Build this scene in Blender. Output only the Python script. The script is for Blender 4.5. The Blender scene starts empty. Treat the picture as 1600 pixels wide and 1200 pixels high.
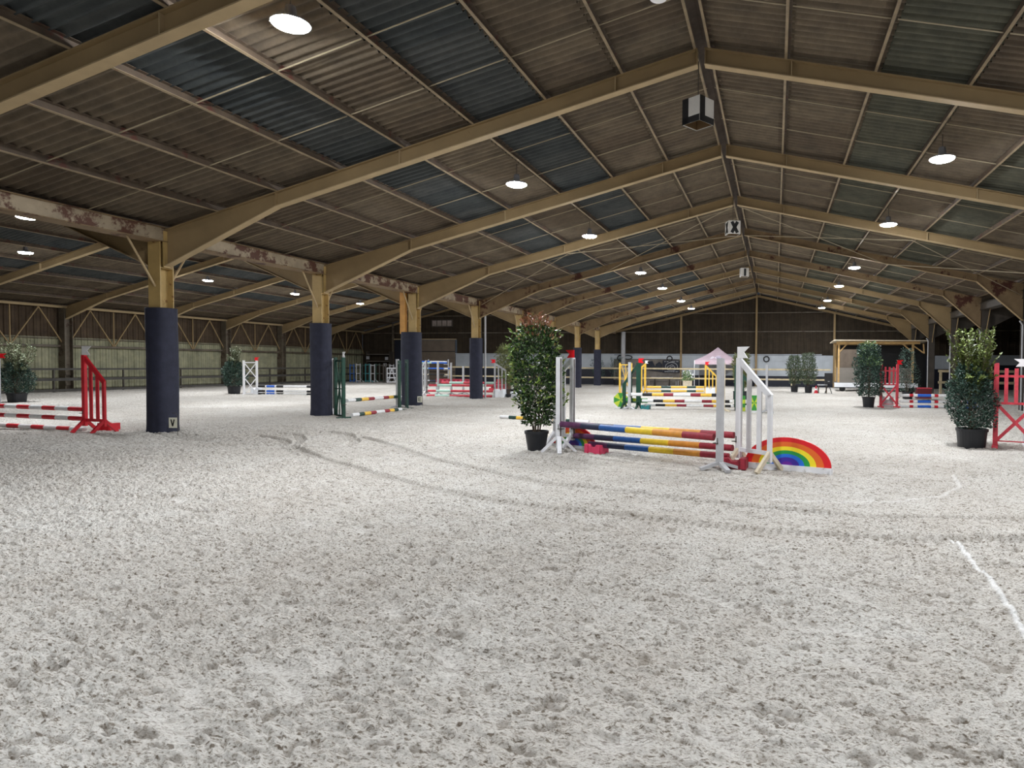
import bpy, math, random
import numpy as np
from mathutils import Vector, Matrix
random.seed(7)
RS = np.random.RandomState(11)
SC = bpy.context.scene
COL = SC.collection
R = math.radians

# ------------------------------------------------------------------ camera
H0 = 1.548
cam_d = bpy.data.cameras.new('camera')
cam = bpy.data.objects.new('camera', cam_d); COL.objects.link(cam)
cam_d.sensor_width = 36; cam_d.lens = 1031.191/1600*36
cam_d.shift_x = -179.07/1600; cam_d.shift_y = 1.87/1600
cam_d.clip_start = .05; cam_d.clip_end = 300
yaw, pitch, roll = .221, .030, .007
fw = Vector((-math.sin(yaw)*math.cos(pitch), math.cos(yaw)*math.cos(pitch), -math.sin(pitch)))
rt = Vector((math.cos(yaw), math.sin(yaw), 0)); up = rt.cross(fw)
rt2 = rt*math.cos(roll)+up*math.sin(roll); up2 = -rt*math.sin(roll)+up*math.cos(roll)
cam.matrix_world = Matrix(((rt2.x, up2.x, -fw.x, 0), (rt2.y, up2.y, -fw.y, 0), (rt2.z, up2.z, -fw.z, H0), (0, 0, 0, 1)))
SC.camera = cam

# ------------------------------------------------------------------ world, exposure, lamp power
w = bpy.data.worlds.new('night_outside'); SC.world = w; w.use_nodes = True
w.node_tree.nodes['Background'].inputs[0].default_value = (.55, .65, .8, 1)
w.node_tree.nodes['Background'].inputs[1].default_value = .05
SC.view_settings.view_transform = 'Standard'; SC.view_settings.look = 'None'
SC.view_settings.exposure = 0.0; SC.view_settings.gamma = 1; SC.view_settings.use_curve_mapping = False
LAMP = 800.0

# ------------------------------------------------------------------ materials
MATS = {}
def mat(name, col, rough=.6, metal=0, var=.15, vscale=3, bump=0, bscale=40, spec=.5, rust=None, rustamt=.6, rscale=2.5, dirt=None):
    m = bpy.data.materials.new(name); m.use_nodes = True; MATS[name] = m
    nt = m.node_tree; N = nt.nodes; L = nt.links; b = N['Principled BSDF']
    b.inputs['Roughness'].default_value = rough; b.inputs['Metallic'].default_value = metal
    b.inputs['Specular IOR Level'].default_value = spec
    tc = N.new('ShaderNodeTexCoord')
    def noise(sc, det=4, rgh=.6):
        n = N.new('ShaderNodeTexNoise'); n.inputs['Scale'].default_value = sc; n.inputs['Detail'].default_value = det
        n.inputs['Roughness'].default_value = rgh; L.new(tc.outputs['Object'], n.inputs['Vector']); return n
    n = noise(vscale)
    r = N.new('ShaderNodeValToRGB'); L.new(n.outputs['Fac'], r.inputs['Fac'])
    c = col
    r.color_ramp.elements[0].position = .3; r.color_ramp.elements[1].position = .7
    r.color_ramp.elements[0].color = (c[0]*(1-var), c[1]*(1-var), c[2]*(1-var), 1)
    r.color_ramp.elements[1].color = (min(1, c[0]*(1+var)), min(1, c[1]*(1+var)), min(1, c[2]*(1+var)), 1)
    out = r.outputs['Color']
    if rust:
        n2 = noise(rscale, 8, .7)
        r2 = N.new('ShaderNodeValToRGB'); L.new(n2.outputs['Fac'], r2.inputs['Fac'])
        r2.color_ramp.elements[0].position = rustamt; r2.color_ramp.elements[1].position = rustamt+.06
        r2.color_ramp.elements[0].color = (0, 0, 0, 1); r2.color_ramp.elements[1].color = (1, 1, 1, 1)
        mx = N.new('ShaderNodeMixRGB'); L.new(r2.outputs['Color'], mx.inputs['Fac']); L.new(out, mx.inputs['Color1'])
        mx.inputs['Color2'].default_value = (*rust, 1); out = mx.outputs['Color']
    L.new(out, b.inputs['Base Color'])
    if bump:
        n3 = noise(bscale, 5)
        bp = N.new('ShaderNodeBump'); bp.inputs['Strength'].default_value = bump; bp.inputs['Distance'].default_value = .01
        L.new(n3.outputs['Fac'], bp.inputs['Height']); L.new(bp.outputs['Normal'], b.inputs['Normal'])
    return m
RUST = (.10, .035, .018)
mat('steel', (.27, .19, .095), .75, spec=.3, var=.12, vscale=1.2, rust=RUST, rustamt=.63, rscale=1.6)
mat('steel_rusty', (.22, .15, .08), .75, spec=.3, var=.2, vscale=1.5, rust=(.07, .025, .016), rustamt=.54, rscale=1.2)
mat('steel_flange', (.40, .30, .17), .75, spec=.3, var=.12, vscale=2, rust=RUST, rustamt=.68, rscale=3)
mat('column_paint', (.42, .29, .11), .5, var=.2, vscale=2, rust=(.16, .07, .02), rustamt=.6, rscale=3)
mat('orange_paint', (.55, .27, .06), .5, var=.2)
mat('gutter_paint', (.33, .265, .18), .7, var=.2, rust=(.09, .035, .02), rustamt=.50, rscale=1.8)
mat('purlin_steel', (.085, .06, .04), .6, var=.35, vscale=2.5, rust=(.09, .03, .02), rustamt=.55, rscale=2)
mat('purlin_lip', (.25, .19, .115), .7, var=.3, vscale=3, rust=(.2, .1, .05), rustamt=.6, rscale=5)
mat('rod_metal', (.36, .30, .20), .5, var=.1)
mat('pad', (.022, .024, .042), .75, var=.2, vscale=6, bump=.5, bscale=70, spec=.3)
mat('dark_steel', (.055, .045, .035), .6, var=.3, vscale=2)
mat('wall_post', (.10, .08, .055), .6, var=.4, vscale=2, rust=(.05, .025, .015), rustamt=.55)
mat('wood_rail_dark', (.05, .046, .04), .8, var=.3)
mat('wood_rail', (.45, .37, .23), .8, var=.25, vscale=4)
mat('timber', (.50, .32, .13), .8, var=.25, vscale=3)
mat('white', (.72, .72, .74), .5, var=.07, vscale=5, rust=(.42, .40, .36), rustamt=.62, rscale=6)
mat('white_clean', (.82, .82, .83), .5, var=.05)
mat('grey_post', (.42, .42, .43), .6, var=.12, vscale=6)
mat('raw_wood', (.58, .50, .37), .7, var=.15, vscale=8)
mat('red', (.58, .012, .025), .45, var=.15, vscale=6)
mat('red_worn', (.62, .05, .075), .6, var=.2, vscale=12)
mat('dark_red', (.27, .015, .03), .55, var=.25, vscale=14)
mat('flag_red', (.80, .006, .015), .4, var=.05)
mat('flag_white', (.85, .85, .85), .4, var=.03)
mat('purple', (.085, .018, .07), .6, var=.3, vscale=14)
mat('navy', (.012, .016, .045), .6, var=.3, vscale=14)
mat('blue', (.008, .075, .27), .5, var=.2, vscale=14)
mat('bright_blue', (.02, .13, .60), .5, var=.15)
mat('yellow', (.72, .50, .02), .5, var=.15, vscale=14)
mat('warm_yellow', (.80, .50, .06), .5, var=.12, vscale=10)
mat('orange', (.60, .25, .03), .5, var=.15, vscale=14)
mat('pole_white', (.78, .78, .78), .5, var=.1, vscale=12)
mat('pole_mint', (.45, .68, .58), .5, var=.1)
mat('black', (.008, .008, .009), .6, var=.2)
mat('dark_green', (.01, .045, .035), .5, var=.25, vscale=8)
mat('wing_green', (.006, .05, .03), .5, var=.25, vscale=8)
mat('fan_green', (.03, .25, .03), .5, var=.15)
mat('fan_lime', (.45, .55, .03), .5, var=.15)
mat('teal', (.01, .15, .16), .5, var=.15)
mat('pink', (.62, .05, .12), .5, var=.15, vscale=10)
mat('pot', (.006, .007, .010), .5, var=.2)
mat('soil', (.035, .022, .014), .9, var=.4)
mat('bark', (.10, .07, .045), .8, var=.3)
mat('rb_red', (.66, .008, .015), .45, var=.05); mat('rb_orange', (.72, .13, .015), .45, var=.05)
mat('rb_yellow', (.85, .68, .02), .45, var=.05); mat('rb_green', (.015, .28, .05), .45, var=.05)
mat('rb_blue', (.01, .14, .62), .45, var=.05); mat('rb_indigo', (.045, .015, .30), .45, var=.05)
mat('rb_violet', (.12, .01, .27), .45, var=.05)
mat('letter_black', (.004, .004, .005), .5, var=.1)
mat('sign_white', (.62, .60, .56), .5, var=.08)
mat('sign_cream', (.70, .68, .55), .5, var=.05)
mat('sign_inside', (.18, .11, .05), .8, var=.2)
mat('cloth_brown', (.13, .10, .075), .85, var=.2, vscale=2)
mat('cloth_grey', (.20, .18, .155), .85, var=.12, vscale=2)
mat('plank_white', (.85, .87, .90), .5, var=.05)
mat('tent_pink', (.60, .46, .52), .7, var=.08)
mat('tent_mark', (.85, .85, .9), .6, var=.03); mat('tent_mark_violet', (.20, .16, .35), .6, var=.03)
mat('banner_black', (.006, .008, .018), .6, var=.3, vscale=2)
mat('banner_white', (.55, .56, .56), .6, var=.1)
mat('tyre', (.012, .012, .013), .7, var=.2)
mat('panel_light', (.40, .43, .46), .7, var=.12, vscale=1.2)
mat('panel_grey', (.17, .15, .13), .8, var=.3, vscale=2)
mat('door_beige', (.15, .115, .085), .7, var=.15, vscale=2)
mat('window_glow', (.30, .25, .22), .4, var=.3)
mat('lamp_body', (.25, .25, .27), .4, metal=.3)
mat('lamp_reflector', (.55, .58, .62), .25, metal=.8)
mat('sheet_brown_dark', (.085, .06, .045), .75, var=.3)
mat('crate_red', (.12, .006, .012), .5)
mat('navy_block', (.008, .010, .03), .6)

def leafmat(name, cols, rough=.35, trans=.0):
    m = bpy.data.materials.new(name); m.use_nodes = True; MATS[name] = m
    nt = m.node_tree; N = nt.nodes; L = nt.links; b = N['Principled BSDF']
    g = N.new('ShaderNodeNewGeometry'); r = N.new('ShaderNodeValToRGB')
    L.new(g.outputs['Random Per Island'], r.inputs['Fac'])
    els = r.color_ramp.elements
    while len(els) < len(cols): els.new(.5)
    for i, c in enumerate(cols):
        els[i].position = i/(len(cols)-1); els[i].color = (*c, 1)
    L.new(r.outputs['Color'], b.inputs['Base Color'])
    b.inputs['Roughness'].default_value = rough
    return m
leafmat('leaf_laurel', [(.006, .018, .005), (.012, .036, .008), (.028, .07, .014), (.10, .17, .06)], .25)
leafmat('leaf_red', [(.16, .05, .025), (.30, .12, .06), (.12, .10, .03)], .4)
leafmat('leaf_lime', [(.16, .24, .03), (.10, .18, .03), (.25, .28, .05)], .4)
leafmat('leaf_dark', [(.008, .022, .015), (.018, .045, .032), (.04, .085, .06), (.12, .20, .16)], .3)  # palest steps stand in for glints on the glossy leaves
leafmat('leaf_feather', [(.06, .09, .018), (.12, .16, .035), (.20, .25, .06)], .5)
leafmat('leaf_pale', [(.09, .12, .06), (.16, .19, .10), (.25, .27, .16)], .5)
leafmat('leaf_olive', [(.03, .05, .025), (.07, .10, .05), (.15, .19, .11)], .5)
leafmat('leaf_bamboo', [(.09, .11, .03), (.15, .17, .05), (.22, .24, .10)], .5)
leafmat('leaf_bright', [(.05, .12, .04), (.14, .24, .08), (.28, .40, .18)], .35)  # light green, brightened further to stand in for leaf glints

# sand
def sand_mat():
    m = bpy.data.materials.new('sand'); m.use_nodes = True; MATS['sand'] = m
    nt = m.node_tree; N = nt.nodes; L = nt.links; b = N['Principled BSDF']
    b.inputs['Roughness'].default_value = .95; b.inputs['Specular IOR Level'].default_value = .1
    tc = N.new('ShaderNodeTexCoord')
    def nz(sc, det=5, rg=.6):
        n = N.new('ShaderNodeTexNoise'); n.inputs['Scale'].default_value = sc; n.inputs['Detail'].default_value = det
        n.inputs['Roughness'].default_value = rg; L.new(tc.outputs['Object'], n.inputs['Vector']); return n.outputs['Fac']
    def ramp(f, a, ca, c, cc):
        r = N.new('ShaderNodeValToRGB'); L.new(f, r.inputs['Fac']); e = r.color_ramp.elements
        e[0].position = a; e[0].color = (*ca, 1); e[1].position = c; e[1].color = (*cc, 1); return r.outputs['Color']
    def mul(a, b_):
        x = N.new('ShaderNodeMixRGB'); x.blend_type = 'MULTIPLY'; x.inputs['Fac'].default_value = 1
        L.new(a, x.inputs['Color1']); L.new(b_, x.inputs['Color2']); return x.outputs['Color']
    big = ramp(nz(.35, 4), .35, (.57, .54, .495), .68, (.665, .648, .61))
    mid = ramp(nz(2.2, 5), .3, (.88, .86, .84), .7, (1, 1, 1))
    mp = N.new('ShaderNodeMapping'); mp.inputs['Scale'].default_value = (.62, 1.25, 1); mp.inputs['Rotation'].default_value = (0, 0, .25); L.new(tc.outputs['Object'], mp.inputs['Vector'])
    nn = N.new('ShaderNodeTexNoise'); nn.inputs['Scale'].default_value = 46; nn.inputs['Detail'].default_value = 3; nn.inputs['Roughness'].default_value = .55; L.new(mp.outputs[0], nn.inputs['Vector'])
    sp = ramp(nn.outputs['Fac'],   .34, (.36, .32, .28), .43, (1, 1, 1))  # dark sand specks, also standing in for shade between lumps
    n4 = N.new('ShaderNodeTexNoise'); n4.inputs['Scale'].default_value = 85; n4.inputs['Detail'].default_value = 3; n4.inputs['Roughness'].default_value = .6; L.new(mp.outputs[0], n4.inputs['Vector'])
    fine = ramp(n4.outputs['Fac'], .36, (.52, .49, .45), .50, (1, 1, 1))  # finer specks, more of the lump shade put into the colour
    c = mul(mul(mul(big, mid), sp), fine)
    ad = N.new('ShaderNodeAttribute'); ad.attribute_name = 'crevice_shade'
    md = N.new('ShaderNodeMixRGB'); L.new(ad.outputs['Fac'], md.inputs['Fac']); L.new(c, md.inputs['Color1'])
    md.inputs['Color2'].default_value = (.20, .17, .135, 1); c = md.outputs['Color']  # shade of pits and tyre treads mixed into the sand colour
    at = N.new('ShaderNodeAttribute'); at.attribute_name = 'mark'
    mx = N.new('ShaderNodeMixRGB'); L.new(at.outputs['Fac'], mx.inputs['Fac']); L.new(c, mx.inputs['Color1'])
    mx.inputs['Color2'].default_value = (.80, .79, .77, 1)
    L.new(mx.outputs['Color'], b.inputs['Base Color'])
    bp = N.new('ShaderNodeBump'); bp.inputs['Strength'].default_value = .9; bp.inputs['Distance'].default_value = .02
    L.new(nz(38, 5, .7), bp.inputs['Height'])
    bp2 = N.new('ShaderNodeBump'); bp2.inputs['Strength'].default_value = .7; bp2.inputs['Distance'].default_value = .05
    L.new(nz(9, 4, .6), bp2.inputs['Height']); L.new(bp.outputs['Normal'], bp2.inputs['Normal'])
    L.new(bp2.outputs['Normal'], b.inputs['Normal'])
sand_mat()

# corrugated roof sheets: sheet-to-sheet variation is real paint/age variation of the sheets
def sheet_mat(name, c1, c2, spot, axis='Y', width=.885, rough=.8):
    m = bpy.data.materials.new(name); m.use_nodes = True; MATS[name] = m
    nt = m.node_tree; N = nt.nodes; L = nt.links; b = N['Principled BSDF']
    b.inputs['Roughness'].default_value = rough; b.inputs['Specular IOR Level'].default_value = .2
    tc = N.new('ShaderNodeTexCoord'); sx = N.new('ShaderNodeSeparateXYZ'); L.new(tc.outputs['Object'], sx.inputs[0])
    def M(op, a, b_=None):
        x = N.new('ShaderNodeMath'); x.operation = op
        if isinstance(a, (int, float)): x.inputs[0].default_value = a
        else: L.new(a, x.inputs[0])
        if b_ is not None:
            if isinstance(b_, (int, float)): x.inputs[1].default_value = b_
            else: L.new(b_, x.inputs[1])
        return x.outputs[0]
    u = M('DIVIDE', sx.outputs[axis], width); fl = M('FLOOR', u); fr = M('FRACT', u)
    v = M('FLOOR', M('DIVIDE', sx.outputs['X' if axis == 'Y' else 'Z'], 1.405))
    cb = N.new('ShaderNodeCombineXYZ'); L.new(fl, cb.inputs[0]); L.new(v, cb.inputs[1])
    wn = N.new('ShaderNodeTexWhiteNoise'); wn.noise_dimensions = '2D'; L.new(cb.outputs[0], wn.inputs['Vector'])
    mx = N.new('ShaderNodeMixRGB'); L.new(wn.outputs['Value'], mx.inputs['Fac'])
    mx.inputs['Color1'].default_value = (*c1, 1); mx.inputs['Color2'].default_value = (*c2, 1)
    n = N.new('ShaderNodeTexNoise'); n.inputs['Scale'].default_value = 2.2; n.inputs['Detail'].default_value = 8; n.inputs['Roughness'].default_value = .7
    L.new(tc.outputs['Object'], n.inputs['Vector'])
    r = N.new('ShaderNodeValToRGB'); L.new(n.outputs['Fac'], r.inputs['Fac'])
    r.color_ramp.elements[0].position = .3; r.color_ramp.elements[0].color = (.6, .6, .6, 1)
    r.color_ramp.elements[1].position = .75; r.color_ramp.elements[1].color = (1.25, 1.2, 1.1, 1)
    m2 = N.new('ShaderNodeMixRGB'); m2.blend_type = 'MULTIPLY'; m2.inputs['Fac'].default_value = 1
    L.new(mx.outputs[0], m2.inputs['Color1']); L.new(r.outputs[0], m2.inputs['Color2'])
    # joint line
    j = M('LESS_THAN', fr, .035)
    m3 = N.new('ShaderNodeMixRGB'); L.new(j, m3.inputs['Fac']); L.new(m2.outputs[0], m3.inputs['Color1'])
    m3.inputs['Color2'].default_value = (*spot, 1)
    L.new(m3.outputs[0], b.inputs['Base Color'])
sheet_mat('roof_sheet', (.122, .096, .072), (.17, .14, .105), (.02, .016, .012))
sheet_mat('roof_skylight', (.055, .064, .069), (.08, .087, .09), (.02, .024, .028))
sheet_mat('roof_skylight_right', (.085, .088, .07), (.11, .11, .085), (.03, .03, .025))
sheet_mat('cladding_brown', (.062, .043, .028), (.085, .06, .04), (.012, .009, .007), 'Y', .32)
sheet_mat('cladding_cream', (.25, .25, .17), (.30, .30, .21), (.06, .058, .04), 'Y', .32)
sheet_mat('cladding_gable', (.036, .027, .018), (.05, .038, .026), (.010, .008, .006), 'X', .45)

lm = bpy.data.materials.new('lamp_glow'); lm.use_nodes = True; MATS['lamp_glow'] = lm
_b = lm.node_tree.nodes['Principled BSDF']; _b.inputs['Emission Color'].default_value = (.93, .96, 1, 1)
_b.inputs['Emission Strength'].default_value = LAMP; _b.inputs['Base Color'].default_value = (.8, .8, .8, 1)

# ------------------------------------------------------------------ mesh helpers
class MB:
    def __init__(s): s.v = []; s.f = []; s.m = []
    def add(s, vs, fs, mi=0):
        o = len(s.v); s.v += [tuple(v) for v in vs]; s.f += [tuple(i+o for i in f) for f in fs]; s.m += [mi]*len(fs); return s
    def box(s, c, d, mi=0, rz=0):
        hx, hy, hz = d[0]/2, d[1]/2, d[2]/2; ca, sa = math.cos(rz), math.sin(rz)
        vs = []
        for z in (-hz, hz):
            for x, y in ((-hx, -hy), (hx, -hy), (hx, hy), (-hx, hy)):
                vs.append((c[0]+x*ca-y*sa, c[1]+x*sa+y*ca, c[2]+z))
        return s.add(vs, [(3, 2, 1, 0), (4, 5, 6, 7), (0, 1, 5, 4), (1, 2, 6, 5), (2, 3, 7, 6), (3, 0, 4, 7)], mi)
    def beam(s, a, b, w_, t, mi=0, side=None):
        a = Vector(a); b = Vector(b); d = (b-a).normalized()
        sd = Vector(side).normalized() if side else (Vector((0, 0, 1)).cross(d) if abs(d.z) < .98 else Vector((1, 0, 0)))
        sd = (sd-d*sd.dot(d)).normalized(); u = d.cross(sd)
        vs = []
        for p in (a, b):
            for i, j in ((-1, -1), (1, -1), (1, 1), (-1, 1)): vs.append(p+sd*(i*w_/2)+u*(j*t/2))
        return s.add(vs, [(3, 2, 1, 0), (4, 5, 6, 7), (0, 1, 5, 4), (1, 2, 6, 5), (2, 3, 7, 6), (3, 0, 4, 7)], mi)
    def tube(s, pts, r, n=10, mi=0, cap=True):
        pts = [Vector(p) for p in pts]; rs = r if isinstance(r, (list, tuple)) else [r]*len(pts)
        vs = []; fs = []; prev = None
        for i, p in enumerate(pts):
            d = (pts[min(i+1, len(pts)-1)]-pts[max(i-1, 0)]).normalized()
            a = (Vector((0, 0, 1)) if abs(d.z) < .9 else Vector((1, 0, 0)))
            if prev is not None: a = prev
            u = (a-d*a.dot(d)).normalized(); v = d.cross(u); prev = u
            for k in range(n):
                t = 2*math.pi*k/n; vs.append(p+(u*math.cos(t)+v*math.sin(t))*rs[i])
        for i in range(len(pts)-1):
            for k in range(n):
                fs.append((i*n+k, i*n+(k+1) % n, (i+1)*n+(k+1) % n, (i+1)*n+k))
        if cap: fs.append(tuple(range(n-1, -1, -1))); fs.append(tuple((len(pts)-1)*n+k for k in range(n)))
        return s.add(vs, fs, mi)
    def lathe(s, prof, n=24, mi=0, c=(0, 0, 0)):
        vs = []; fs = []
        for r_, z in prof:
            for k in range(n):
                t = 2*math.pi*k/n; vs.append((c[0]+r_*math.cos(t), c[1]+r_*math.sin(t), c[2]+z))
        for i in range(len(prof)-1):
            for k in range(n): fs.append((i*n+k, i*n+(k+1) % n, (i+1)*n+(k+1) % n, (i+1)*n+k))
        return s.add(vs, fs, mi)
    def prism(s, poly, y0, y1, mi=0, plane='XZ'):
        n = len(poly)
        if plane == 'XZ': vs = [(x, y0, z) for x, z in poly]+[(x, y1, z) for x, z in poly]
        elif plane == 'YZ': vs = [(y0, y, z) for y, z in poly]+[(y1, y, z) for y, z in poly]
        else: vs = [(x, y, y0) for x, y in poly]+[(x, y, y1) for x, y in poly]
        fs = [tuple(range(n)), tuple(range(2*n-1, n-1, -1))]+[(i, i+n, (i+1) % n+n, (i+1) % n) for i in range(n)]
        return s.add(vs, fs, mi)
    def mesh(s, name, mats, smooth=False):
        me = bpy.data.meshes.new(name); me.from_pydata(s.v, [], s.f)
        for m in (mats if isinstance(mats, (list, tuple)) else [mats]): me.materials.append(MATS[m])
        me.polygons.foreach_set('material_index', s.m)
        if smooth: me.polygons.foreach_set('use_smooth', [True]*len(s.f))
        me.update(); return me
    def build(s, name, mats, parent=None, smooth=False):
        o = bpy.data.objects.new(name, s.mesh(name, mats, smooth)); COL.objects.link(o)
        if parent: o.parent = parent
        return o

def tag(o, label=None, cat=None, group=None, kind=None):
    if label: o['label'] = label
    if cat: o['category'] = cat
    if group: o['group'] = group
    if kind: o['kind'] = kind
    return o
def thing(name, label, cat, loc=(0, 0, 0), rz=0, group=None):
    o = bpy.data.objects.new(name, None); COL.objects.link(o); o.empty_display_size = .1
    o.location = loc; o.rotation_euler = (0, 0, rz); return tag(o, label, cat, group)
def struct(o): o['kind'] = 'structure'; return o
def shared(name, me, parent, loc=(0, 0, 0), rot=(0, 0, 0)):
    o = bpy.data.objects.new(name, me); COL.objects.link(o); o.parent = parent; o.location = loc; o.rotation_euler = rot; return o
def copy_tree(o, parent=None):
    c = o.copy(); COL.objects.link(c)
    if parent: c.parent = parent
    for ch in list(o.children): copy_tree(ch, c)
    return c

# ------------------------------------------------------------------ hall constants
XR, XC, XW, XL, XE = -1.30, -12.62, -35.3, -23.96, 8.85
SL = .239
Y0 = 11.448; GY = 51.45
FY = [Y0+5*k for k in range(-2, 8)]
def ztop(d): return 6.96-SL*d
ROW = 1.405

# ------------------------------------------------------------------ floor
def vnoise(x, y, seed):
    t = np.random.RandomState(seed).rand(256, 256)
    ix = np.floor(x).astype(np.int64); iy = np.floor(y).astype(np.int64)
    fx = x-ix; fy = y-iy; fx = fx*fx*(3-2*fx); fy = fy*fy*(3-2*fy)
    a = t[ix & 255, iy & 255]; b = t[(ix+1) & 255, iy & 255]; c = t[ix & 255, (iy+1) & 255]; d = t[(ix+1) & 255, (iy+1) & 255]
    return (a*(1-fx)+b*fx)*(1-fy)+(c*(1-fx)+d*fx)*fy
TRACKS = [[(-8.39, 12.06), (-6.77, 10.88), (-5.22, 9.47), (-4.27, 8.87), (-2.9, 8.06), (-1.54, 7.64), (-.76, 7.39), (-.05, 7.14), (1.22, 7.1), (2.47, 7.34), (5, 8)],
          [(-10.53, 11.69), (-9.46, 11.16), (-7.94, 9.81), (-6.84, 9.02), (-5.84, 8.39), (-4.6, 7.6), (-3.4, 6.95), (-2.2, 6.6), (-1.3, 6.46), (-.84, 6.41), (-.04, 6.25), (1.06, 6.16), (2.14, 6.33), (4, 6.8)],
          [(-10.43, 12.11), (-9.81, 12.03), (-9.1, 11.26), (-8.46, 10.21), (-7.6, 9.6)], [(-9.58, 12.64), (-8.8, 12.33), (-7.91, 11.27), (-7.65, 10.63)]]
LINES = [([(1.55, 6.3), (1.53, 5.73), (1.5, 5.33), (1.52, 5.15), (1.49, 4.83), (1.46, 4.51), (1.40, 4.12), (1.38, 3.4), (1.3, 2.6)], .022, .9),
         ([(2.45, 9.94), (2.33, 9.12), (1.94, 8.43), (1.37, 7.98), (.64, 7.68), (-.06, 7.54)], .03, .35)]
def poly_dist(X, Y, pts):
    D = np.full(X.shape, 9.); S = np.zeros(X.shape); sg = np.zeros(X.shape); acc = 0
    for (ax, ay), (bx, by) in zip(pts[:-1], pts[1:]):
        l = math.hypot(bx-ax, by-ay); ux, uy = (bx-ax)/l, (by-ay)/l
        t = np.clip((X-ax)*ux+(Y-ay)*uy, 0, l); dx = X-ax-ux*t; dy = Y-ay-uy*t; d = np.hypot(dx, dy)
        mk = d < D; D[mk] = d[mk]; S[mk] = acc+t[mk]; sg[mk] = np.sign(ux*(Y-ay)-uy*(X-ax))[mk]; acc += l
    return D, S, sg
def floor_height(X, Y):
    st = .0045*np.maximum(Y, 1.5)
    rgh = .45+.9*vnoise(X*.5, Y*.5, 9)
    wx = X+.05*vnoise(X*4, Y*4, 1); wy = Y+.05*vnoise(X*4, Y*4, 2)
    a = vnoise(wx*13+wy*3, wy*26, 3); b = vnoise(wx*30, wy*44, 4); c = vnoise(wx*7, wy*9, 5); e = vnoise(wx*60, wy*70, 14)
    phs = (Y*.97+X*.25)/.062+1.6*vnoise(X*9, Y*6, 6)+.8*vnoise(X*22, Y*9, 16); fr_ = phs-np.floor(phs)
    rp = (1-fr_)*np.clip(fr_/.22, 0, 1)*(.25+.75*np.clip((vnoise(X*.8+9, Y*.8, 8)-.25)*4, 0, 1))*(.5+vnoise(X*16, Y*8, 17))*(Y < 9)
    h = rgh*(.030*np.abs(a-.5)*2+.016*b+.007*e*(st < .03))+.016*c+.022*rp
    pit = np.clip(vnoise(wx*15+5, wy*30, 15)-.70, 0, 1); h -= .11*pit*rgh; crevice_shade = np.clip(pit*3.0, 0, .55)*(Y < 12)  # pits are darkened in colour for the shade inside them
    h += .05*(vnoise(X*.35, Y*.35, 7)-.5)+.03*(vnoise(X*1.1, Y*1.1, 12)-.5)
    mark = np.zeros(X.shape)
    rs = np.random.RandomState(5)
    near = Y < 14
    for i in range(130):
        cy = rs.uniform(2.2, 13); cx = rs.uniform(-1.0*(cy+.5), .45*(cy+.6)); an = rs.normal(-.45, .35); la = rs.uniform(.12, .26); lb = rs.uniform(.035, .08)
        m = near & (np.abs(X-cx) < .3) & (np.abs(Y-cy) < .3)
        if not m.any(): continue
        dx = X[m]-cx; dy = Y[m]-cy; u = dx*math.cos(an)+dy*math.sin(an); v = -dx*math.sin(an)+dy*math.cos(an)+u*u*1.2
        q = np.clip(1.25-np.sqrt((u/la)**2+(v/lb)**2), 0, 1)**.7
        base = .008-.008*(v/lb)
        h[m] = h[m]*(1-.85*q)+base*q*.85+.016*q*(1-q); mark[m] = np.maximum(mark[m], .16*q)
    for i, pts in enumerate(TRACKS):
        m = (Y < 16) & (X > -12) & (Y > 5)
        D, S, sg = poly_dist(X[m], Y[m], pts); wd = .11
        q = np.clip((wd-D)/.03, 0, 1)
        lug = ((S/.085+.5*sg) % 1.0 < .45)*1.0
        h[m] = h[m]*(1-.75*q)+q*(-.004-.032*lug)+.012*np.exp(-((D-wd-.02)/.025)**2); crevice_shade[m] = np.maximum(crevice_shade[m]*(1-q), q*(.10+.45*lug)*(.4+.9*vnoise(X[m]*2, Y[m]*2, 21)))  # tread lugs get painted shade as well as depth
    for pts, wd, st_ in LINES:
        m = (Y < 11) & (X > -1) & (X < 4)
        D, S, sg = poly_dist(X[m], Y[m], pts); q = np.clip((wd-D)/.012+.4*(vnoise(X[m]*14, Y[m]*14, 3)-.3), 0, 1)*(D < .1)
        h[m] += .012*q; mark[m] = np.maximum(mark[m], st_*q)
    for k in range(8):  # sand banked up against the column pads
        d = np.hypot(X-XC, Y-(Y0+5*k)); h += .05*np.exp(-((d-.35)/.3)**2)*(d < 2)
    return h, mark, np.clip(crevice_shade, 0, 1)
ns = 1300; ys = [1.3]
while ys[-1] < GY: ys.append(ys[-1]*1.0030+.0003)
ys[-1] = GY; ys = np.array(ys); ss = np.linspace(-1.75, .80, ns)
YY, SS = np.meshgrid(ys, ss, indexing='ij'); XX = SS*(YY+.3)
HH, MK, CS = floor_height(XX, YY)
edge = np.clip((HH.shape[0]-1-np.arange(HH.shape[0]))/8, 0, 1)[:, None]; HH = HH*edge
nr = len(ys); nv = nr*ns
verts = np.stack([XX, YY, HH], -1).reshape(-1, 3)
ii = (np.arange(nr-1)[:, None]*ns+np.arange(ns-1)[None, :]).reshape(-1)
quads = np.stack([ii, ii+1, ii+ns+1, ii+ns], -1)
xl0, xl1 = -1.75*1.6, -1.75*(GY+.3); xr0, xr1 = .8*1.6, .8*(GY+.3)
extra = np.array([(-60, 1.3, -.01), (xl0, 1.3, -.01), (xl1, GY, -.01), (-95, GY, -.01), (xr0, 1.3, -.01), (60, 1.3, -.01), (60, GY, -.01), (xr1, GY, -.01), (-60, -4, -.01), (60, -4, -.01)], float)
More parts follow.
